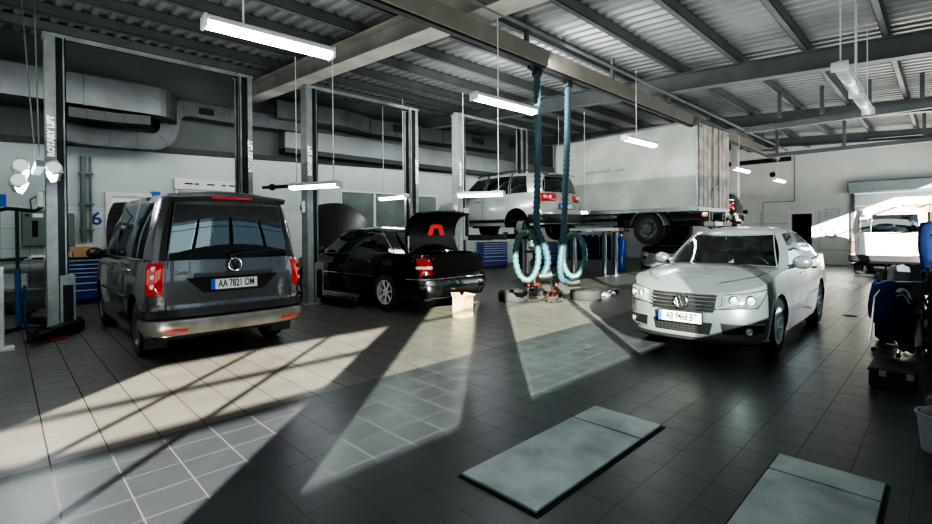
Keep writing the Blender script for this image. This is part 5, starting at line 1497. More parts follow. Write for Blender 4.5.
def corr_hose(pts, r, sub=10, n=12):
    P = catmull(pts, sub); out = [Vector(P[0])]; step = .045; acc = 0
    for a, b in zip(P, P[1:]):
        a, b = Vector(a), Vector(b); l = (b-a).length; q = step-acc
        while q <= l: out.append(a.lerp(b, q/l)); q += step
        acc = (acc+l) % step if l else acc
    g = MB(); g.tube([tuple(p) for p in out], [r*(1.0 if i % 2 else .74) for i in range(len(out))], n)
    return g
def build_hoses():
    # rail, then reel brackets, then the two hoses
    t = thing('exhaust_rail', 'long grey overhead rail carrying the two teal exhaust hoses', 'rail', (0, 5.05, 4.32))
    g = MB(); g.use(mat('dusty rail steel', '#847f76', .5, .2, var=.25, scale=2)); g.box(-6, 21.5, -.09, .09, 0, .27); g.use(M_postd); g.box(-6, 21.5, -.05, .05, -.035, 0)
    g.build('rail_profile', None, t)
    g = MB(); g.use(M_beam)
    for x in (.5, 3.2, 5.9, 8.6, 11.3, 14, 16.7, 19.4): g.box(x-.03, x+.03, -.03, .03, .27, .74)
    g.build('rail_hanger', None, t)
    g = MB()
    g.tube([(-6, -.34, .34), (21.5, -.34, .34)], .035, 8); g.build('service_pipe', M_beam, t)
    for i, (x, side) in enumerate(((6.28, -1), (7.18, 1))):
        h = thing('exhaust_hose', ('teal corrugated exhaust hose, left of the pair, coiled in a loop above the tyre' if i == 0 else 'teal corrugated exhaust hose, right of the pair, nearest the silver saloon'), 'hose', (x, 5.15, 0))
        zt = 4.22
        # lateral axis in the picture plane
        u = Vector((.68, -.73, 0))
        D = lambda a, z, b=0: tuple(u*a+Vector((.73, .68, 0))*b+Vector((0, 0, z)))
        if i == 0:
            pts = [D(0, zt), D(.01, 3.2), D(-.01, 2.2), D(-.02, 1.60), D(.10, 1.30, .05), D(.17, 1.0, .08), D(.10, .78, .08), D(.02, .74, .1)]
            loop = [(cos(a)*.20-.19, sin(a)*.42+1.09) for a in [pi/2+2*pi*k/16 for k in range(17)]]
            pts2 = [D(a, z, .12-.0*k) for k, (a, z) in enumerate(loop)]
        else:
            pts = [D(0, zt), D(-.02, 3.2), D(-.06, 2.2), D(-.10, 1.5), D(-.14, 1.15), D(-.17, .85), D(-.13, .62, .05), D(-.02, .55, .1)]
            loop = [(cos(a)*.21+.10, sin(a)*.40+1.06) for a in [pi/2+2*pi*k/16 for k in range(17)]]
            pts2 = [D(a, z, .1) for a, z in loop]
        corr_hose(pts, .068).build('hose_drop', M_hose, h, 60)
        corr_hose(pts2, .062).build('hose_loop', mat('paler teal hose loop', '#2f5056', .45, var=.25, bump=.2), h, 60)  # loop coloured a little paler than the drop
        g = MB(); e = Vector(pts[-1]); g.tube([tuple(e), tuple(e+u*.10+Vector((0, 0, .0))), tuple(e+u*.22+Vector((0, 0, .03)))], [.075, .085, .10], 14); g.build('nozzle', M_black, h, 40)
        g = MB(); g.use(M_black); g.tube([(-.22, 0, zt+.06), (-.05, 0, zt+.02), (0, 0, zt-.06)], .03, 8); g.tube([(.15, 0, zt+.08), (.05, 0, zt+.0)], .03, 8); g.box(-.08, .08, -.06, .06, zt-.06, zt+.1, .02); g.build('trolley', None, h, 40)

def build_wheel_loose(label, loc, rot, r=.32, w=.21, rim=True):
    t = thing('loose_tyre', label, 'tyre', loc); t.rotation_euler = rot
    g = MB(); hw = w/2; rr = r*.62
    g.lathe([(rr, -hw*.8), (r*.8, -hw), (r*.95, -hw*.92), (r, -hw*.5), (r, hw*.5), (r*.95, hw*.92), (r*.8, hw), (rr, hw*.8), (rr*1.05, 0), (rr, -hw*.8)], 36, 'z'); g.build('tyre', M_rub, t, 35)
    if rim:
        g = MB(); g.use(M_alu); g.lathe([(rr, hw*.75), (rr*.95, hw*.8), (rr*.9, hw*.2), (rr*.9, -hw*.5)], 30, 'z')
        for k in range(7):
            a = 2*pi*k/7; g.tube([(rr*.15*cos(a), rr*.15*sin(a), hw*.45), (rr*.92*cos(a), rr*.92*sin(a), hw*.6)], .028, 6)
        g.lathe([(rr*.25, hw*.5), (.001, hw*.55)], 16, 'z'); g.build('rim', None, t, 40)
    return t

def build_clutter():
    Y = YMAX
    # ---- blue tool cabinets
    def cabinet(label, x, y, w=.62, h=.92, d=.5, rz=0, nd=7, group=None):
        t = thing('tool_cabinet', label, 'cabinet', (x, y, 0), rz, group)
        g = MB(); g.use(M_blue); g.box(-w/2, w/2, 0, d, .10, h, .008); g.use(M_black); g.box(-w/2-.01, w/2+.01, -.02, d+.01, h, h+.03, .008); g.box(-w/2+.03, w/2-.03, .03, d-.03, .0, .10)
        g.build('carcass', None, t)
        hs = [1, 1, 1, 1, 1.5, 1.7, 2.2][:nd]; tot = sum(hs); z = h-.02
        for q in hs:
            dz = (h-.15)*q/tot; g = MB(); g.use(M_blue); g.box(-w/2+.02, w/2-.02, -.018, 0, z-dz+.012, z, .004)
            dr = g.build('drawer', None, t); g = MB(); g.box(-w/2+.05, w/2-.05, -.034, -.017, z-.026, z-.008, .003); g.build('drawer_handle', M_alu, dr); z -= dz
        return t
    cabinet('blue tool cabinet with silver drawer handles left of the grey van, boxes on top', 1.32, 13.75, .80, 1.0)
    cabinet('blue drawer cabinet beyond the open boot of the black saloon', 13.75, 13.55, 1.2, 1.05, rz=-.25)
    cabinet('blue drawer cabinet under the raised silver car, second from the black boot', 16.1, 12.6, .8, 1.0, rz=-.5)
    # parts on the first cabinet
    b = MB(); b.use(M_card); b.box(1.05, 1.55, 13.85, 14.15, 1.035, 1.15, .005); b.use(mat('tape', '#c9b48a', .4)); b.box(1.28, 1.32, 13.848, 14.152, 1.034, 1.151); tag(b.build('cardboard_box', None), 'flat brown cardboard box lying on the blue cabinet', 'box')
    b = MB(); b.use(M_card); b.box(1.0, 1.45, 13.90, 14.2, 1.155, 1.25, .005); tag(b.build('cardboard_box', None), 'brown cardboard box stacked on top of the flat one', 'box')
    b = MB(); b.use(M_offwh); b.box(1.1, 1.35, 13.95, 14.15, 1.255, 1.30, .01); b.box(1.3, 1.6, 13.9, 14.1, 1.255, 1.275, .005); tag(b.build('paper_pile', None), 'crumpled white papers on top of the cardboard boxes', 'paper')
    b = MB(); b.sphere((1.62, 13.9, 1.12), .10, 12, (1, 1, .8)); b.box(1.56, 1.7, 13.8, 13.9, 1.035, 1.1, .02); tag(b.build('black_container', M_black), 'round black container at the right end of the blue cabinet', 'container')
    # ---- work bench left
    t = thing('work_bench', 'grey steel work bench against the left wall', 'bench', (0.0, 13.9, 0))
    g = MB(); g.use(M_steel); g.box(-1.6, .95, -.35, .4, .95, 1.0, .005); g.build('bench_top', None, t)
    for x in (-1.55, -.35, .62):
        g = MB(); g.box(x, x+.14, -.33, -.2, 0, .95, .01); g.box(x, x+.14, .2, .35, 0, .95, .01); g.build('leg', M_offwh, t)
    g = MB(); g.box(-1.5, .6, -.25, .3, .40, .44); g.build('shelf', M_steel, t)
    b = MB(); b.use(M_offwh); b.box(.38, .62, 13.75, 13.95, 1.001, 1.10, .03); b.use(M_black); b.box(.42, .58, 13.74, 13.76, 1.02, 1.06); tag(b.build('white_box', None), 'small white case on the work bench beneath the electrical cabinet', 'case')
    b = MB(); b.use(M_black); b.box(-.1, .3, 13.7, 14.0, 1.001, 1.05, .02); b.tube([(-.2, 13.8, 1.03), (.35, 13.75, 1.06)], .02, 6); tag(b.build('hand_tool', None), 'black hand tools lying at the left end of the bench', 'tool')
    b = MB(); b.use(mat('pale carton', '#bfc4c2', .6)); b.box(-.05, .35, 13.8, 14.1, .441, .75, .01); tag(b.build('carton', None), 'pale carton on the lower shelf of the bench', 'box')
    b = MB(); b.use(M_black); b.lathe([(.001, .0), (.2, .0), (.22, .05), (.2, .14), (.12, .16), (.001, .16)], 20, 'z', (.25, 13.3, 0)); tag(b.build('oil_pan', None), 'low black drain pan on the floor in front of the bench', 'pan')
    # electrical cabinets
    t = thing('electrical_cabinet', 'grey electrical cabinet with black window on the left wall', 'cabinet', (.47, Y-.21, 1.28))
    g = MB(); M_e = mat('cabinet enamel grey', '#626c6c', .45, .1, var=.1); g.use(M_e); g.box(-.19, .19, 0, .2, 0, .78, .01); g.build('enclosure', None, t)
    g = MB(); g.use(M_e); g.box(-.175, .175, -.02, 0, .02, .76, .005); g.use(M_dark); g.box(-.03, .06, -.024, -.018, .2, .55); g.use(M_black); g.lathe([(.001, -.03), (.035, -.03), (.035, 0)], 12, 'y', (-.10, 0, .66)); g.use(M_white); g.box(-.02, .14, -.024, -.019, .62, .70); d = g.build('cabinet_door', None, t)
    g = MB(); g.tube([(-.03, .1, .78), (-.05, .1, 1.0), (.2, .15, 1.2), (.4, .1, 1.1), (.55, .12, .9)], .012, 6); g.build('cable', M_black, t)
    t = thing('electrical_cabinet', 'second smaller grey cabinet right of the lift post on the left wall', 'cabinet', (.98, Y-.2, 1.28))
    g = MB(); g.use(M_e); g.box(-.13, .13, 0, .2, 0, .72, .01); g.use(M_black); g.lathe([(.001, -.02), (.03, -.02), (.03, 0)], 12, 'y', (0, 0, .6)); g.build('enclosure', None, t)
    # sign 6
    t = thing('bay_number', 'dark blue figure 6 on the tiled wall above the cabinet', 'sign', (1.5, Y-.004, 1.88))
    text_mesh('digit', '6', .42, mat('sign blue', '#1c3f7c', .5), t, (0, 0, 0), (pi/2, 0, 0), .002, bold=.008)
    t = thing('bay_sign', 'small blue square sign on the wall at the left frame edge', 'sign', (-.02, Y-.01, 2.25))
    g = MB(); g.use(mat('sign bright blue', '#1b56a8', .4)); g.box(-.09, .09, 0, .01, -.13, .13); g.build('sign_plate', None, t)
    t = thing('bay_sign', 'small blue sign on the wall between door and grey van roof', 'sign', (2.62, Y-.01, 2.5))
    g = MB(); g.use(mat('sign bright blue', '#1b56a8', .4)); g.box(-.10, .10, 0, .01, -.08, .08); g.build('sign_plate', None, t)
    # wall door, windows
    g = MB(); g.use(M_offwh); g.box(1.66, 1.76, Y-.06, Y, 0, 2.52); g.box(2.44, 2.54, Y-.06, Y, 0, 2.52); g.box(1.76, 2.44, Y-.06, Y, 2.42, 2.52)
    g.use(M_white); g.box(1.76, 2.44, Y-.03, Y, 0, 2.42); d = struct(g.build('door_3', None)); g = MB(); g.box(1.84, 2.36, Y-.04, Y-.03, 1.3, 2.3); g.build('door_pane', mat('frosted pane', '#8fa09e', .3), d)
    def window(n, x0, x1, z0, z1, mull, dark='#5d6b6c'):
        g = MB(); g.use(M_offwh)
        g.box(x0-.05, x0, Y-.05, Y, z0-.05, z1+.05); g.box(x1, x1+.05, Y-.05, Y, z0-.05, z1+.05); g.box(x0, x1, Y-.05, Y, z1, z1+.05); g.box(x0, x1, Y-.05, Y, z0-.05, z0)
        for x in mull: g.box(x-.04, x+.04, Y-.05, Y, z0, z1)
        w = struct(g.build('window_%d' % n, None))
        g = MB(); g.box(x0, x1, Y-.02, Y-.015, z0, z1); g.build('pane', mat('office pane', dark, .12, .0, spec=.8, var=.3, scale=1.5), w)
        return w
    w = window(2, 3.08, 4.42, 1.6, 2.62, (), '#6d7877')
    g = MB(); g.use(M_offwh); g.box(3.0, 4.5, Y-.09, Y, 2.66, 2.95, .01); g.use(M_ink)
    for k, a in enumerate((.1, .32, .6, .95, 1.12)): g.box(3.12+a, 3.12+a+(.18 if k % 2 == 0 else .1), Y-.094, Y-.09, 2.80, 2.84)
    tag(g.build('wall_sign', None), 'white signboard with dark lettering on the wall above the grey van', 'sign')
    window(3, 4.95, 5.65, .9, 2.35, (), '#7d8c8c'); window(4, 7.55, 11.4, 1.25, 2.85, (8.75, 10.0), '#54686b')
    # stand with blue pole and floor jack at far left edge
    t = thing('transmission_jack', 'blue and black vertical service jack standing at the left edge', 'jack', (.16, 10.4, 0))
    g = MB(); g.use(M_black); g.tube([(0, 0, .05), (0, 0, 1.95)], .022, 8); g.tube([(-.25, 0, 1.88), (-.1, 0, 1.93), (.2, 0, 1.90), (.28, 0, 1.97)], .028, 8); g.build('mast', None, t, 40)
    g = MB(); g.use(mat('jack blue', '#1d456e', .35)); g.tube([(0, 0, .15), (0, 0, 1.0)], .036, 12); g.tube([(.07, .03, .1), (.07, .03, .75)], .02, 10); g.build('cylinder_body', None, t, 40)
    g = MB(); g.use(M_black)
    for a in (0.4, 2.2, 3.9, 5.6): g.tube([(0, 0, .10), (.34*cos(a), .34*sin(a), .04)], .022, 6); g.sphere((.34*cos(a), .34*sin(a), .03), .03, 8)
    g.build('foot', None, t, 40)
    t = thing('white_stand', 'off white steel stand leg cut by the left frame edge', 'stand', (.04, 9.2, 0))
    g = MB(); g.use(M_offwh); g.box(-.16, -.03, -.06, .06, 0, 1.1, .01); g.box(-.2, .06, -.12, .12, 0, .03); g.build('stand_post', None, t)
    g = MB(); pts = [(.25, 9.6, .02), (.45, 9.8, .03), (.62, 9.5, .02), (.4, 9.35, .03), (.2, 9.5, .04), (.5, 9.9, .05), (.7, 9.75, .02)]
    g.tube(catmull(pts, 6), .014, 6); tag(g.build('air_line', M_redp), 'tangled red air line on the floor at the foot of the left lift', 'hose')
    # ---- box behind the black saloon, rag on top
    t = thing('carton', 'small open beige cardboard carton on the floor behind the black saloon', 'box', (5.62, 6.36, 0), .15); t.scale = (1.3, 1.3, 1.25)
    g = MB(); mc = mat('pale carton board', '#a28b68', .7, var=.12)
    for a in (-.10, .095): g.box(a, a+.006, -.10, .10, 0, .27)
    for a in (-.10, .095): g.box(-.10, .10, a, a+.006, 0, .27)
    g.box(-.1, .1, -.1, .1, 0, .006); g.build('carton_body', mc, t)
    g = MB(); g.grid([[(-.1, -.1, .27), (.1, -.1, .27)], [(-.11, -.15, .33), (.09, -.16, .31)]]); g.grid([[(.1, -.1, .27), (.1, .1, .27)], [(.17, -.09, .31), (.16, .1, .33)]]); g.grid([[(-.1, .1, .27), (.1, .1, .27)], [(-.1, .13, .35), (.1, .15, .33)]])
    g.build('flap', mc, t)
    # ---- loose tyres, parts
    build_wheel_loose('black tyre lying flat on the floor left of the exhaust hoses', (7.62, 6.95, .11), (0, 0, .4), .34, .22, False)
    build_wheel_loose('grey dusty tyre lying flat right of the exhaust hoses', (8.85, 5.90, .11), (0, 0, 1.1), .35, .22, False)
    g = MB(); g.use(mat('spare tyre wall', '#1d1e20', .6)); pts = [(8.05+.26*cos(a), 6.62+.12*cos(a), .12+.16*abs(sin(a))) for a in [pi*k/10 for k in range(11)]]
    g.tube(pts, .05, 10); tag(g.build('tyre_strap', None), 'black rubber arch bent on the floor between the two tyres', 'rubber part')
    M_jk = mat('oily dark red', '#5a1a16', .5, var=.4)
    t = thing('trolley_jack', 'low red and black trolley jack among parts under the raised silver car', 'jack', (8.3, 6.35, 0), .5)
    g = MB(); g.use(M_jk); g.box(-.32, .25, -.12, -.09, .06, .16); g.box(-.32, .25, .09, .12, .06, .16); g.box(-.3, -.1, -.1, .1, .06, .12); g.build('frame', None, t)
    g = MB(); g.use(M_jk); g.prism([(-.05, .12), (.2, .30), (.26, .30), (.1, .1)], -.05, .05, 'y'); g.use(M_black); g.lathe([(.001, .34), (.055, .34), (.055, .29), (.001, .29)], 14, 'z', (.23, 0, 0)); g.build('lift_arm', None, t)
    g = MB(); g.tube([(-.28, 0, .12), (-.55, 0, .6)], .016, 8); g.tube([(-.55, -.12, .6), (-.55, .12, .6)], .016, 8); g.build('handle', M_steel, t)
    for sx, sy in ((-.26, -.15), (-.26, .15), (.2, -.15), (.2, .15)):
        g = MB(); g.lathe([(.001, -.02), (.045, -.02), (.045, .02), (.001, .02)], 14, 'y', (sx, sy, .046)); g.build('castor', M_black, t, 40)
    # engine / gearbox unit on the stand beneath the SUV
    t = thing('gearbox_stand', 'dark stand holding oily gearbox parts between the exhaust hoses', 'stand', (8.75, 7.3, 0))
    g = MB(); g.use(M_under); g.tube([(0, 0, .04), (0, 0, 1.0)], .04, 10); g.box(-.18, .18, -.18, .18, 1.0, 1.06, .01)
    for a in (.3, 1.9, 3.5, 5.0): g.tube([(0, 0, .12), (.38*cos(a), .38*sin(a), .04)], .025, 6)
    g.use(M_jk); g.box(-.22, .22, -.14, .14, .42, .50, .02); g.box(-.3, .1, -.1, .1, .2, .28, .02); g.build('stand_frame', None, t, 40)
    g = MB(); g.use(M_steel); g.lathe([(.001, 1.08), (.12, 1.08), (.16, 1.16), (.10, 1.30), (.14, 1.36), (.05, 1.46), (.001, 1.46)], 18, 'z'); g.use(M_under); g.sphere((.1, .05, .75), .14, 12, (1, .8, 1)); g.tube([(-.1, -.1, .6), (.15, .1, .95)], .05, 8); g.build('gearbox_part', None, t, 40)
    rnd = random.Random(5)
    for i, (x, y, lab) in enumerate(((8.0, 6.1, 'dark metal parts scattered just left of the grey tyre'), (9.55, 5.75, 'pale metal bracket lying right of the grey tyre'), (9.95, 5.9, 'black rubber piece on the floor beyond the pale bracket'))):
        g = MB(); g.use((M_under, M_offwh, M_black)[i]); g.box(x-.12, x+.1, y-.06, y+.06, 0, .06+.03*i, .02); g.tube([(x-.15, y+.1, .03), (x, y-.05, .12), (x+.2, y+.05, .03)], .03, 8); g.sphere((x+.16, y-.05, .05), .05, 10)
        tag(g.build(('metal_part', 'bracket', 'rubber_piece')[i], None, None, 40), lab, 'part')
    # ---- hydraulic piston lift under the lorry
    for i, (x, y, lab) in enumerate(((14.0, 8.35, 'pair of chrome lift pistons under the lorry, carrying red arms'), (11.5, 8.3, 'slim chrome lift pistons seen through the right hose loop'))):
        t = thing('piston_lift', lab, 'lift', (x, y, 0)); w = .0
        for s in (-1, 1):
            g = MB(); g.use(mat('oiled piston steel', '#7c8386', .25, .9)); g.lathe([(.09, .0), (.09, 1.46)], 18, 'z', (s*.13, -s*.13, 0)); g.use(M_steel); g.lathe([(.16, 0), (.16, .02), (.09, .025)], 18, 'z', (s*.13, -s*.13, 0)); g.build('piston', None, t, 40)
        if i: 
            g = MB(); g.box(-.3, .3, -.3, .3, 1.46, 1.52, .01); g.build('arm_frame', M_under, t); continue
        g = MB(); g.use(M_redp if i == 0 else M_offwh); g.box(-.35, .95, -.22, .22, 1.46, 1.56, .02); g.use(M_offwh); g.box(-1.3, -.36, -.12, .12, 1.47, 1.55, .01); g.box(-1.15, -.85, -1.0, 1.0, 1.50, 1.60, .01)
        g.build('arm_frame', None, t)
        for s in (-1, 1):
            g = MB(); g.use(M_black); g.box(-1.1, -.9, s*.85-.08, s*.85+.08, 1.60, 1.74, .01); g.build('lift_pad', None, t)
    # work clothes rack & gas cylinder at the back
    t = thing('clothes_rack', 'rack hung with dark blue work clothes beyond the raised silver car', 'rack', (16.9, 11.0, 0), -.7)
    g = MB(); g.tube([(-1.0, 0, 0), (-1.0, 0, 1.35), (1.0, 0, 1.35), (1.0, 0, 0)], .02, 6); g.build('rack_frame', M_steel, t)
    for k in range(7):
        g = MB(); x = -.85+.27*k; rows = []
        for z, w, d in ((1.33, .05, .03), (1.25, .12, .08), (1.0, .13, .10), (.6, .12, .11), (.3, .13, .1)):
            rows.append([(x+w*cos(a)+.02*sin(3*a+k), d*sin(a)+.015*cos(5*a+z*9), z) for a in [2*pi*q/14 for q in range(14)]])
        g.grid(rows, closed=True); tag(g.build('work_overall', (M_bluecloth, M_bluecloth, mat('navy cloth', '#15192c', .9, var=.3))[k % 3], None, 60, None), ('royal blue' if k % 3 < 2 else 'navy')+' overall on the rack under the lorry, %s from its left end' % ('first', 'second', 'third', 'fourth', 'fifth', 'sixth', 'seventh')[k], 'overall', 'overalls on the back rack')
        o = COL.objects[-1]; o.location = t.location; o.rotation_euler = t.rotation_euler
    t = thing('gas_cylinder', 'bright blue gas cylinder standing under the lorry near its wheel', 'cylinder', (15.9, 9.0, 0))
    g = MB(); g.use(mat('cylinder blue', '#1f55c4', .3, coat=.5)); g.lathe([(.001, 0), (.15, 0), (.16, .03), (.16, 1.1), (.13, 1.22), (.05, 1.3)], 20, 'z'); g.build('bottle', None, t, 40)
    g = MB(); g.use(M_chrome); g.lathe([(.045, 1.3), (.045, 1.38), (.001, 1.38)], 12, 'z'); g.use(M_black); g.lathe([(.06, 1.38), (.09, 1.42), (.06, 1.46), (.001, 1.46)], 12, 'z'); g.build('valve', None, t, 40)
    t = thing('welding_trolley', 'trolley of coiled red hoses by the back wall beneath the lorry', 'trolley', (18.2, 9.0, 0))
    g = MB(); g.use(M_steel); g.box(-.4, .4, -.25, .25, .12, .16); g.tube([(-.4, 0, .15), (-.4, 0, 1.0), (-.55, 0, 1.05)], .02, 6); g.box(-.35, .3, -.2, .2, .16, .5, .02); g.build('trolley_frame', None, t)
    g = MB(); g.tube([(.0+.22*cos(a), -.26, .7+.22*sin(a)) for a in [2*pi*k/20 for k in range(20)]], .02, 6, closed=True); g.tube(catmull([(.2, -.26, .6), (.5, -.3, .3), (.9, -.2, .05), (1.2, -.1, .03)], 5), .02, 6); g.build('coiled_hose', M_redp, t, 50)
    # ---- floor slip plates (near right)
    def plate(label, x0, x1, y0, y1, xs):
        t = thing('slip_plate', label, 'plate', ((x0+x1)/2, (y0+y1)/2, 0)); cx, cy = (x0+x1)/2, (y0+y1)/2
        M_sp = mat('brushed slip plate', '#a3aead', .42, .3, var=.42, scale=3.2, bump=.1, bscale=60); M_gap = mat('pit frame black', '#0e0f11', .7)
        g = MB(); g.use(M_gap); g.box(x0-cx-.016, x1-cx+.022, y0-cy-.022, y1-cy+.016, .0, .006); g.build('pit_frame', None, t)
        g = MB(); g.box(x0-cx, xs-cx-.008, y0-cy, y1-cy, .007, .026, .004); g.build('plate_panel', M_sp, t)
        g = MB(); g.box(xs-cx+.008, x1-cx, y0-cy, y1-cy, .007, .026, .004); g.build('ramp_panel', M_sp, t)
    plate('pale steel slip plate set in the floor tiles at the bottom centre', 1.94, 3.46, 1.62, 2.22, 3.13)
    plate('pale steel slip plate in the floor cut off at the bottom right edge', 1.94, 3.54, .27, .83, 3.28)

def jacket(name, label, P, cat='jacket'):
    """draped coat shell. P: list of rings (z, cx, cy, rx, ry)"""
    g = MB(); rows = []
    for i, (z, cx, cy, rx, ry) in enumerate(P):
        rows.append([(cx+rx*cos(a)*(1+.07*sin(4*a+i*.7)), cy+ry*sin(a)*(1+.10*sin(5*a+i*.4)), z+.015*sin(3*a+i)) for a in [2*pi*k/32 for k in range(32)]])
    g.grid(rows, closed=True)
    return g
def build_right_side():
    # star-foot work stool under the blue jacket
    t = thing('workshop_chair', 'swivel chair with chrome frame hidden under the draped blue jacket', 'chair', (7.43, .42, 0), .3)
    g = MB(); g.use(M_chrome); g.tube([(0, 0, .05), (0, 0, .48)], .025, 10)
    for k in range(5):
        a = 2*pi*k/5+.3; g.tube([(0, 0, .09), (.27*cos(a), .27*sin(a), .05)], .014, 6)
    g.use(M_black)
    for k in range(5): a = 2*pi*k/5+.3; g.sphere((.27*cos(a), .27*sin(a), .028), .028, 8)
    g.build('star_base', None, t, 50)
    g = MB(); g.box(-.22, .22, -.22, .22, .47, .53, .02); g.build('seat', M_black, t, 40)
    g = MB(); g.tube([(-.2, .22, .5), (-.27, .22, .9), (-.27, -.22, .9), (-.2, -.22, .5)], .014, 8); g.tube([(-.53, .37, .74), (-.58, .41, .40), (-.59, .43, .26)], .012, 6); g.tube([(-.53, .37, .74), (-.27, .22, .88)], .012, 6); g.build('back_frame', M_chrome, t, 50)
    # blue jacket draped on the chair
    M_emb = mat('white embroidery', '#c9d4de', .7)
    t = thing('work_jacket', 'royal blue work jacket with white curved emblem draped over a chair', 'jacket', (7.13, .50, 0), .0)
    u = Vector((.68, -.73, 0)); w = Vector((.73, .68, 0))
    def J(a, z, b): return tuple(u*a+w*b+Vector((0, 0, z)))
    rows = []
    prof = [(.90, -.16, .10, .05), (.905, -.17, .13, .08), (.86, -.20, .20, .12), (.75, -.235, .235, .135), (.6, -.25, .255, .14), (.48, -.24, .27, .14), (.38, -.16, .28, .13), (.28, -.02, .27, .11), (.18, .10, .25, .09), (.07, .16, .24, .06)]
    for i, (z, l, r, d) in enumerate(prof):
        cxx, rx = (l+r)/2, (r-l)/2
        rows.append([J(cxx+rx*cos(a), z+.012*sin(3*a+i), d*sin(a)*(1+.22*sin(6*a+i*.35))) for a in [2*pi*k/40 for k in range(40)]])
    g = MB(); g.grid(rows, closed=True); g.build('jacket_body', M_bluecloth, t, 70)
    g = MB(); pts = catmull([(-.08, .80), (-.03, .84), (.04, .83), (.09, .78), (.115, .71), (.09, .72), (.06, .765), (.0, .80), (-.08, .80)], 5)
    rows = [[J(a, z, -.165) for a, z in pts], [J(.03+(a-.03)*.55, .78+(z-.78)*.55, -.167) for a, z in pts]]
    g.grid(rows); g.tube([J(a, z, -.165) for a, z in catmull([(-.06, .75), (0, .765), (.05, .73), (.09, .66)], 5)], .006, 5)
    g.build('emblem', M_emb, t, 60)
    # grey fleece beside it and dark bag
    t = thing('fleece', 'dark grey fleece draped right of the blue jacket on the chair', 'jacket', (7.75, .45, 0))
    rows = [[J(.07+r*cos(a)*(1+.1*sin(5*a+i)), z+.01*sin(4*a), .11*sin(a)*(1+.2*sin(6*a))) for a in [2*pi*k/32 for k in range(32)]] for i, (z, r) in enumerate(((1.06, .08), (1.05, .15), (.97, .19), (.75, .21), (.55, .22), (.35, .20)))]
    g = MB(); g.grid(rows, closed=True); g.build('fleece_body', M_greycloth, t, 70)
    t = thing('backpack', 'black bag standing behind the blue jacket', 'bag', (8.25, .62, 0))
    g = MB(); g.box(-.13, .13, -.12, .12, .0, .96, .05); g.build('bag_body', M_black, t, 50); g = MB(); g.tube([(-.05, 0, .95), (-.05, 0, 1.02), (.05, 0, 1.02), (.05, 0, .95)], .012, 6); g.build('bag_handle', M_black, t)
    # blue jacket hanging higher on a rack at the edge
    t = thing('coat_rack', 'dark steel coat rack at the right frame edge', 'rack', (7.62, .16, 0))
    g = MB(); g.use(M_black); g.tube([(0, 0, .03), (0, 0, 1.72)], .02, 8); g.tube([(-.2, .0, 1.6), (.2, 0, 1.6)], .014, 6)
    for a in (.2, 1.8, 3.3, 4.9): g.tube([(0, 0, .1), (.25*cos(a), .25*sin(a), .02)], .016, 6)
    g.build('rack_pole', None, t, 40)
    t = thing('work_jacket', 'royal blue jacket with white stripe hanging on the coat rack at the right edge', 'jacket', (7.63, .14, 0))
    rows = [[J(.0+r*cos(a)*(1+.06*sin(5*a+i)), z, .10*sin(a)*(1+.2*sin(6*a+i))-.0) for a in [2*pi*k/32 for k in range(32)]] for i, (z, r) in enumerate(((1.60, .05), (1.59, .10), (1.52, .15), (1.4, .16), (1.25, .155), (1.15, .12), (1.0, .10), (.8, .09), (.72, .1)))]
    g = MB(); g.grid(rows, closed=True); g.build('jacket_body', M_bluecloth, t, 70)
    g = MB(); g.tube([J(a, z, -.115) for a, z in catmull([(-.10, 1.44), (-.03, 1.46), (.04, 1.42), (.09, 1.36)], 5)], .010, 5); g.build('emblem', M_emb, t, 60)
    # tool box (flip lid case)
    t = thing('tool_case', 'black lidded tool case on the floor at the right', 'case', (5.93, .34, 0), -.02)
    g = MB(); g.box(-.24, .24, -.12, .22, 0, .15, .015); g.build('case_body', M_black, t); g = MB(); g.box(-.25, .25, -.13, .23, .152, .19, .015); g.build('lid', M_black, t)
    for q in (0, -.2): g = MB(); g.box(-.262, -.25, q+.08, q+.14, .12, .18, .004); g.build('latch', M_steel, t)
    # shelf trolley with tanks and hoses, partly outside the frame
    t = thing('service_trolley', 'dark service trolley cluttered with hoses at the right edge', 'trolley', (6.95, -.12, 0))
    g = MB(); g.use(M_black)
    for x in (-.3, .3):
        for y in (-.2, .25): g.box(x-.015, x+.015, y-.015, y+.015, .08, 1.15); g.sphere((x, y, .04), .04, 8)
    for z in (.15, .6, 1.12): g.box(-.32, .32, -.22, .27, z, z+.025)
    g.build('trolley_frame', None, t)
    g = MB(); g.use(M_black)
    for k, (r, zz) in enumerate(((.16, .9), (.19, .78), (.15, .5), (.2, .35))): g.tube([(-.1+r*cos(a), .30+.03*sin(2*a+k), zz+r*sin(a)) for a in [2*pi*q/20 for q in range(20)]], .013, 6, closed=True)
    g.build('coiled_hose', None, t, 50)
    t = thing('steel_canister', 'brushed steel canister standing on the floor beside the blue jacket', 'canister', (7.85, .24, 0))
    g = MB(); g.use(M_alu); g.lathe([(.001, .02), (.085, .02), (.095, .05), (.095, .42), (.06, .50), (.03, .52), (.03, .6), (.001, .6)], 20, 'z'); g.build('tank', None, t, 40)
    g = MB(); g.tube([(0, 0, .6), (-.1, .05, .65), (-.16, .08, .5), (-.1, .1, .2)], .012, 6); g.build('spray_hose', M_black, t, 40)
    t = thing('tool_box', 'black open tool tray heaped with tools behind the tool case', 'box', (6.15, -.16, 0))
    g = MB(); g.box(-.25, .25, -.25, .25, 0, .22, .02); g.build('tray', M_black, t)
    rnd = random.Random(9); g = MB()
    for k in range(7):
        a = rnd.random()*3; x, y = rnd.uniform(-.15, .15), rnd.uniform(-.15, .15); g.tube([(x-.15*cos(a), y-.15*sin(a), .24+.01*k), (x+.15*cos(a), y+.15*sin(a), .25+.012*k)], .013, 6)
    g.build('hand_tool', M_steel, t)
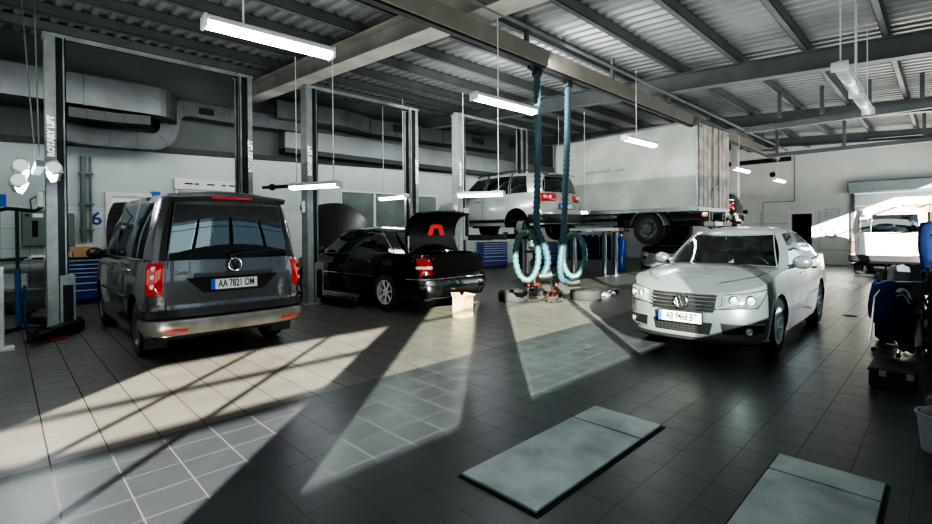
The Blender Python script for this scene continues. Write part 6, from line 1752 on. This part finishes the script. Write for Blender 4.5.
    # grey bucket bottom right
    t = thing('bucket', 'pale grey plastic bucket with rags at the lower right edge', 'bucket', (4.36, .04, 0))
    g = MB(); g.use(mat('bucket grey', '#8d979b', .5, var=.15)); g.lathe([(.001, .005), (.10, .0), (.125, .24), (.135, .245), (.135, .26), (.12, .26), (.115, .24)], 24, 'z'); g.build('pail', None, t, 40)
    g = MB(); g.sphere((.0, .02, .25), .10, 12, (1, .9, .5)); g.sphere((.04, -.04, .28), .07, 10, (1, .9, .6)); g.build('rag', M_greycloth, t, 60)
    # black bag above bucket
    g = MB(); g.xf = Matrix.Translation((4.95, -.02, 0)); g.sphere((0, 0, .13), .16, 16, (1, 1.1, .8)); g.sphere((.12, -.05, .10), .12, 14, (1, 1.1, .8)); tag(g.build('rubbish_bag', M_black, None, 60), 'slumped black bag between bucket and tool case', 'bag')
    # tall mirror-like panel at upper right edge: pale window frame piece
    # manhole cap on floor
    g = MB(); g.lathe([(.001, .004), (.10, .004), (.11, .0)], 24, 'z', (10.07, 1.25, 0)); tag(g.build('floor_drain', M_dark), 'small dark round drain cover in the tiles right of the silver saloon', 'drain')
build_room(); build_far_wall_items(); build_ducts(); build_hoses(); build_clutter(); build_right_side()
two_post_lift('two-post lift around the grey van, its left post by the work bench', .47, 3.42, 10.25, .04, arms=False, out=True)
two_post_lift('two-post lift holding the black saloon', 4.39, 7.25, 10.0, .04, arms=False)
two_post_lift('two-post lift carrying the raised silver off-road car', 8.22, 11.0, 9.55, 1.30, carr=1.30)
build_grey_van(); build_black_sedan(); build_silver_sedan(); build_suv(); build_white_van(); build_raised_dark_hatch(); build_pale_hatch(); build_lorry()

# overhead lamp row, low lamps between the bays
LZr = 4.9
row = [(1.82, 'nearest and largest strip light, glowing at the upper left'), (5.12, 'strip light hanging just left of the teal hoses'), (9.30, 'strip light hanging in front of the lorry box'), (16.0, 'strip light right of the lorry rear doors'), (20.6, 'strip light near the white column, farthest of the overhead row')]
for x, lab in row: lamp_fixture(lab, (x, 4.80, 3.40), -.06 if x < 3 else -.04, LZr-3.4, 1.18 if x < 3 else 1.27, rods=(.38, ) if x > 3 else (.28,))
lamp_fixture('nearer of two strip lights end to end at the upper right', (7.42, .93, 3.42), .0, LZr-3.6, 1.4, rods=(.05, .93), lit=False)
lamp_fixture('farther of two strip lights end to end at the upper right', (8.95, .95, 3.42), .0, LZr-3.6, 1.4, rods=(.05, .93), lit=False)
low = [(4.02, 8.70, pi/2+.35, 2.40, 'low strip light between the grey van and the black saloon'), (6.95, 10.55, pi/2, 2.42, 'low strip light above the raised bonnet of the black saloon'), (7.85, 8.2, pi/2+.4, 2.40, 'low strip light in front of the raised silver car'), (11.3, 8.0, pi/2, 2.05, 'short low strip light between the raised car and the lorry')]
for i, (x, y, rz, z, lab) in enumerate(low):
    q = lamp_fixture(lab, (x, y, z), rz, 4.9-z, 1.2, rods=(.12, .88))
    if i == 0:
        g = MB(); g.tube([(.58, 0, .03), (1.1, 0, .03)], .035, 8); g.sphere((1.1, 0, .03), .07, 10); g.tube([(1.1, 0, .03), (1.25, .1, .02)], .03, 8); g.build('swing_arm', M_black, q, 50)
for k, (dx, dz) in enumerate(((-.14, 0), (.14, 0), (-.16, -.18), )):
    q = lamp_fixture(('left strip light', 'right strip light', 'lower strip light')[k]+' of the cluster seen end-on beside the left lift post', (.33+dx, 8.7, 2.36+dz), pi/2-.04, 4.9-2.42-dz, 1.2, rods=())
    m_ = MB(); m_.lathe([(.001, -.64), (.06, -.64), (.072, -.625), (.072, -.59), (.05, -.585)], 20, 'x', (0, 0, 0)); m_.build('end_cap', mat('glowing lamp end cap', '#eef1ee', .4, emit='#eef6ff', estr=.3), q, 40)  # cap is no light source, its glow imitates an overexposed white
    q.rotation_euler = Matrix.Rotation(pi/2-.04, 3, 'Z').to_4x4().to_euler() if False else (Matrix.Rotation(pi/2-.04, 4, 'Z') @ Matrix.Rotation((1.2, -1.2, 1.2)[k]*-1, 4, 'X')).to_euler()
g = MB(); g.box(.29, .37, 8.1, 9.3, 2.36, 2.44); g.tube([(.33, 8.3, 2.42), (.30, 8.3, 4.95)], .008, 6); g.tube([(.33, 9.1, 2.42), (.20, 9.1, 4.95)], .008, 6)
tag(g.build('lamp_carrier', M_steel), 'grey carrier bar hung on cables holding the end-on lamp cluster', 'bracket')

# ---------------------------------------------------------------- light
sun = bpy.data.lights.new('sun', 'SUN'); sun.energy = 56; sun.angle = radians(.55); sun.color = (1, .93, .82)
so = bpy.data.objects.new('sun', sun); COL.objects.link(so)
el = radians(16.0); d = Vector((.7019*cos(el), .7123*cos(el), -sin(el)))
so.rotation_euler = d.to_track_quat('-Z', 'Y').to_euler()
area('sky_window_light', (8.5, YMIN-.5, 2.3), (radians(96), 0, 0), 30, 2.4, 390, (.80, .92, 1))
area('bay_fill', (8.0, 7.0, 4.25), (0, 0, 0), 26, 12, 130, (1, 1, .96))
area('roof_fill', (11.0, 6.0, 3.0), (pi, 0, 0), 24, 13, 600, (1, .99, .95))
area('left_fill', (-7.5, 5.5, 2.6), (radians(90), 0, radians(-90)), 13, 3.5, 110, (.95, 1, .98))
area('lorry_fill', (6.3, 6.8, 4.05), (radians(80), 0, radians(-90)), 5, .8, 170, (.97, 1, .96))  # added fill brightening the lorry box side, not a workshop fixture
area('wall_fill', (8.0, 11.8, 4.3), (radians(60), 0, 0), 17, .8, 190, (1, 1, .98))
w = bpy.data.worlds.new('sky'); SC.world = w; w.use_nodes = True
bg = w.node_tree.nodes['Background']; bg.inputs[0].default_value = (.70, .84, 1, 1); bg.inputs[1].default_value = 1.2
SC.view_settings.view_transform = 'AgX'; SC.view_settings.look = 'AgX - High Contrast'; SC.view_settings.exposure = .3
SC.cycles.max_bounces = 8; SC.cycles.transparent_max_bounces = 16; SC.cycles.use_denoising = True; SC.cycles.sample_clamp_indirect = 6
# ---------------------------------------------------------------- camera
F, PIT, ROL, YAW, CXP, CYP = 472., radians(.43), -.008, radians(43.0), 508., 234.5
cam = bpy.data.cameras.new('camera'); co = bpy.data.objects.new('camera', cam); COL.objects.link(co)
cam.sensor_fit = 'HORIZONTAL'; cam.sensor_width = 36; cam.lens = 36*F/932
cam.shift_x = (466-CXP)/932; cam.shift_y = (CYP-262)/932
fh = Vector((cos(YAW), sin(YAW), 0)); rt = Vector((sin(YAW), -cos(YAW), 0)); U = Vector((0, 0, 1))
fw = fh*cos(PIT)-U*sin(PIT); up = fh*sin(PIT)+U*cos(PIT)
c_, s_ = cos(ROL), sin(ROL)
# image x = c*x+s*y, image y = -s*x+c*y  in the unrolled frame
rx = rt*c_+up*s_; ry = up*c_-rt*s_
M = Matrix((rx, ry, -fw)).transposed().to_4x4(); M.translation = Vector((0, 0, 1.53)); co.matrix_world = M
cam.clip_start = .05; SC.camera = co
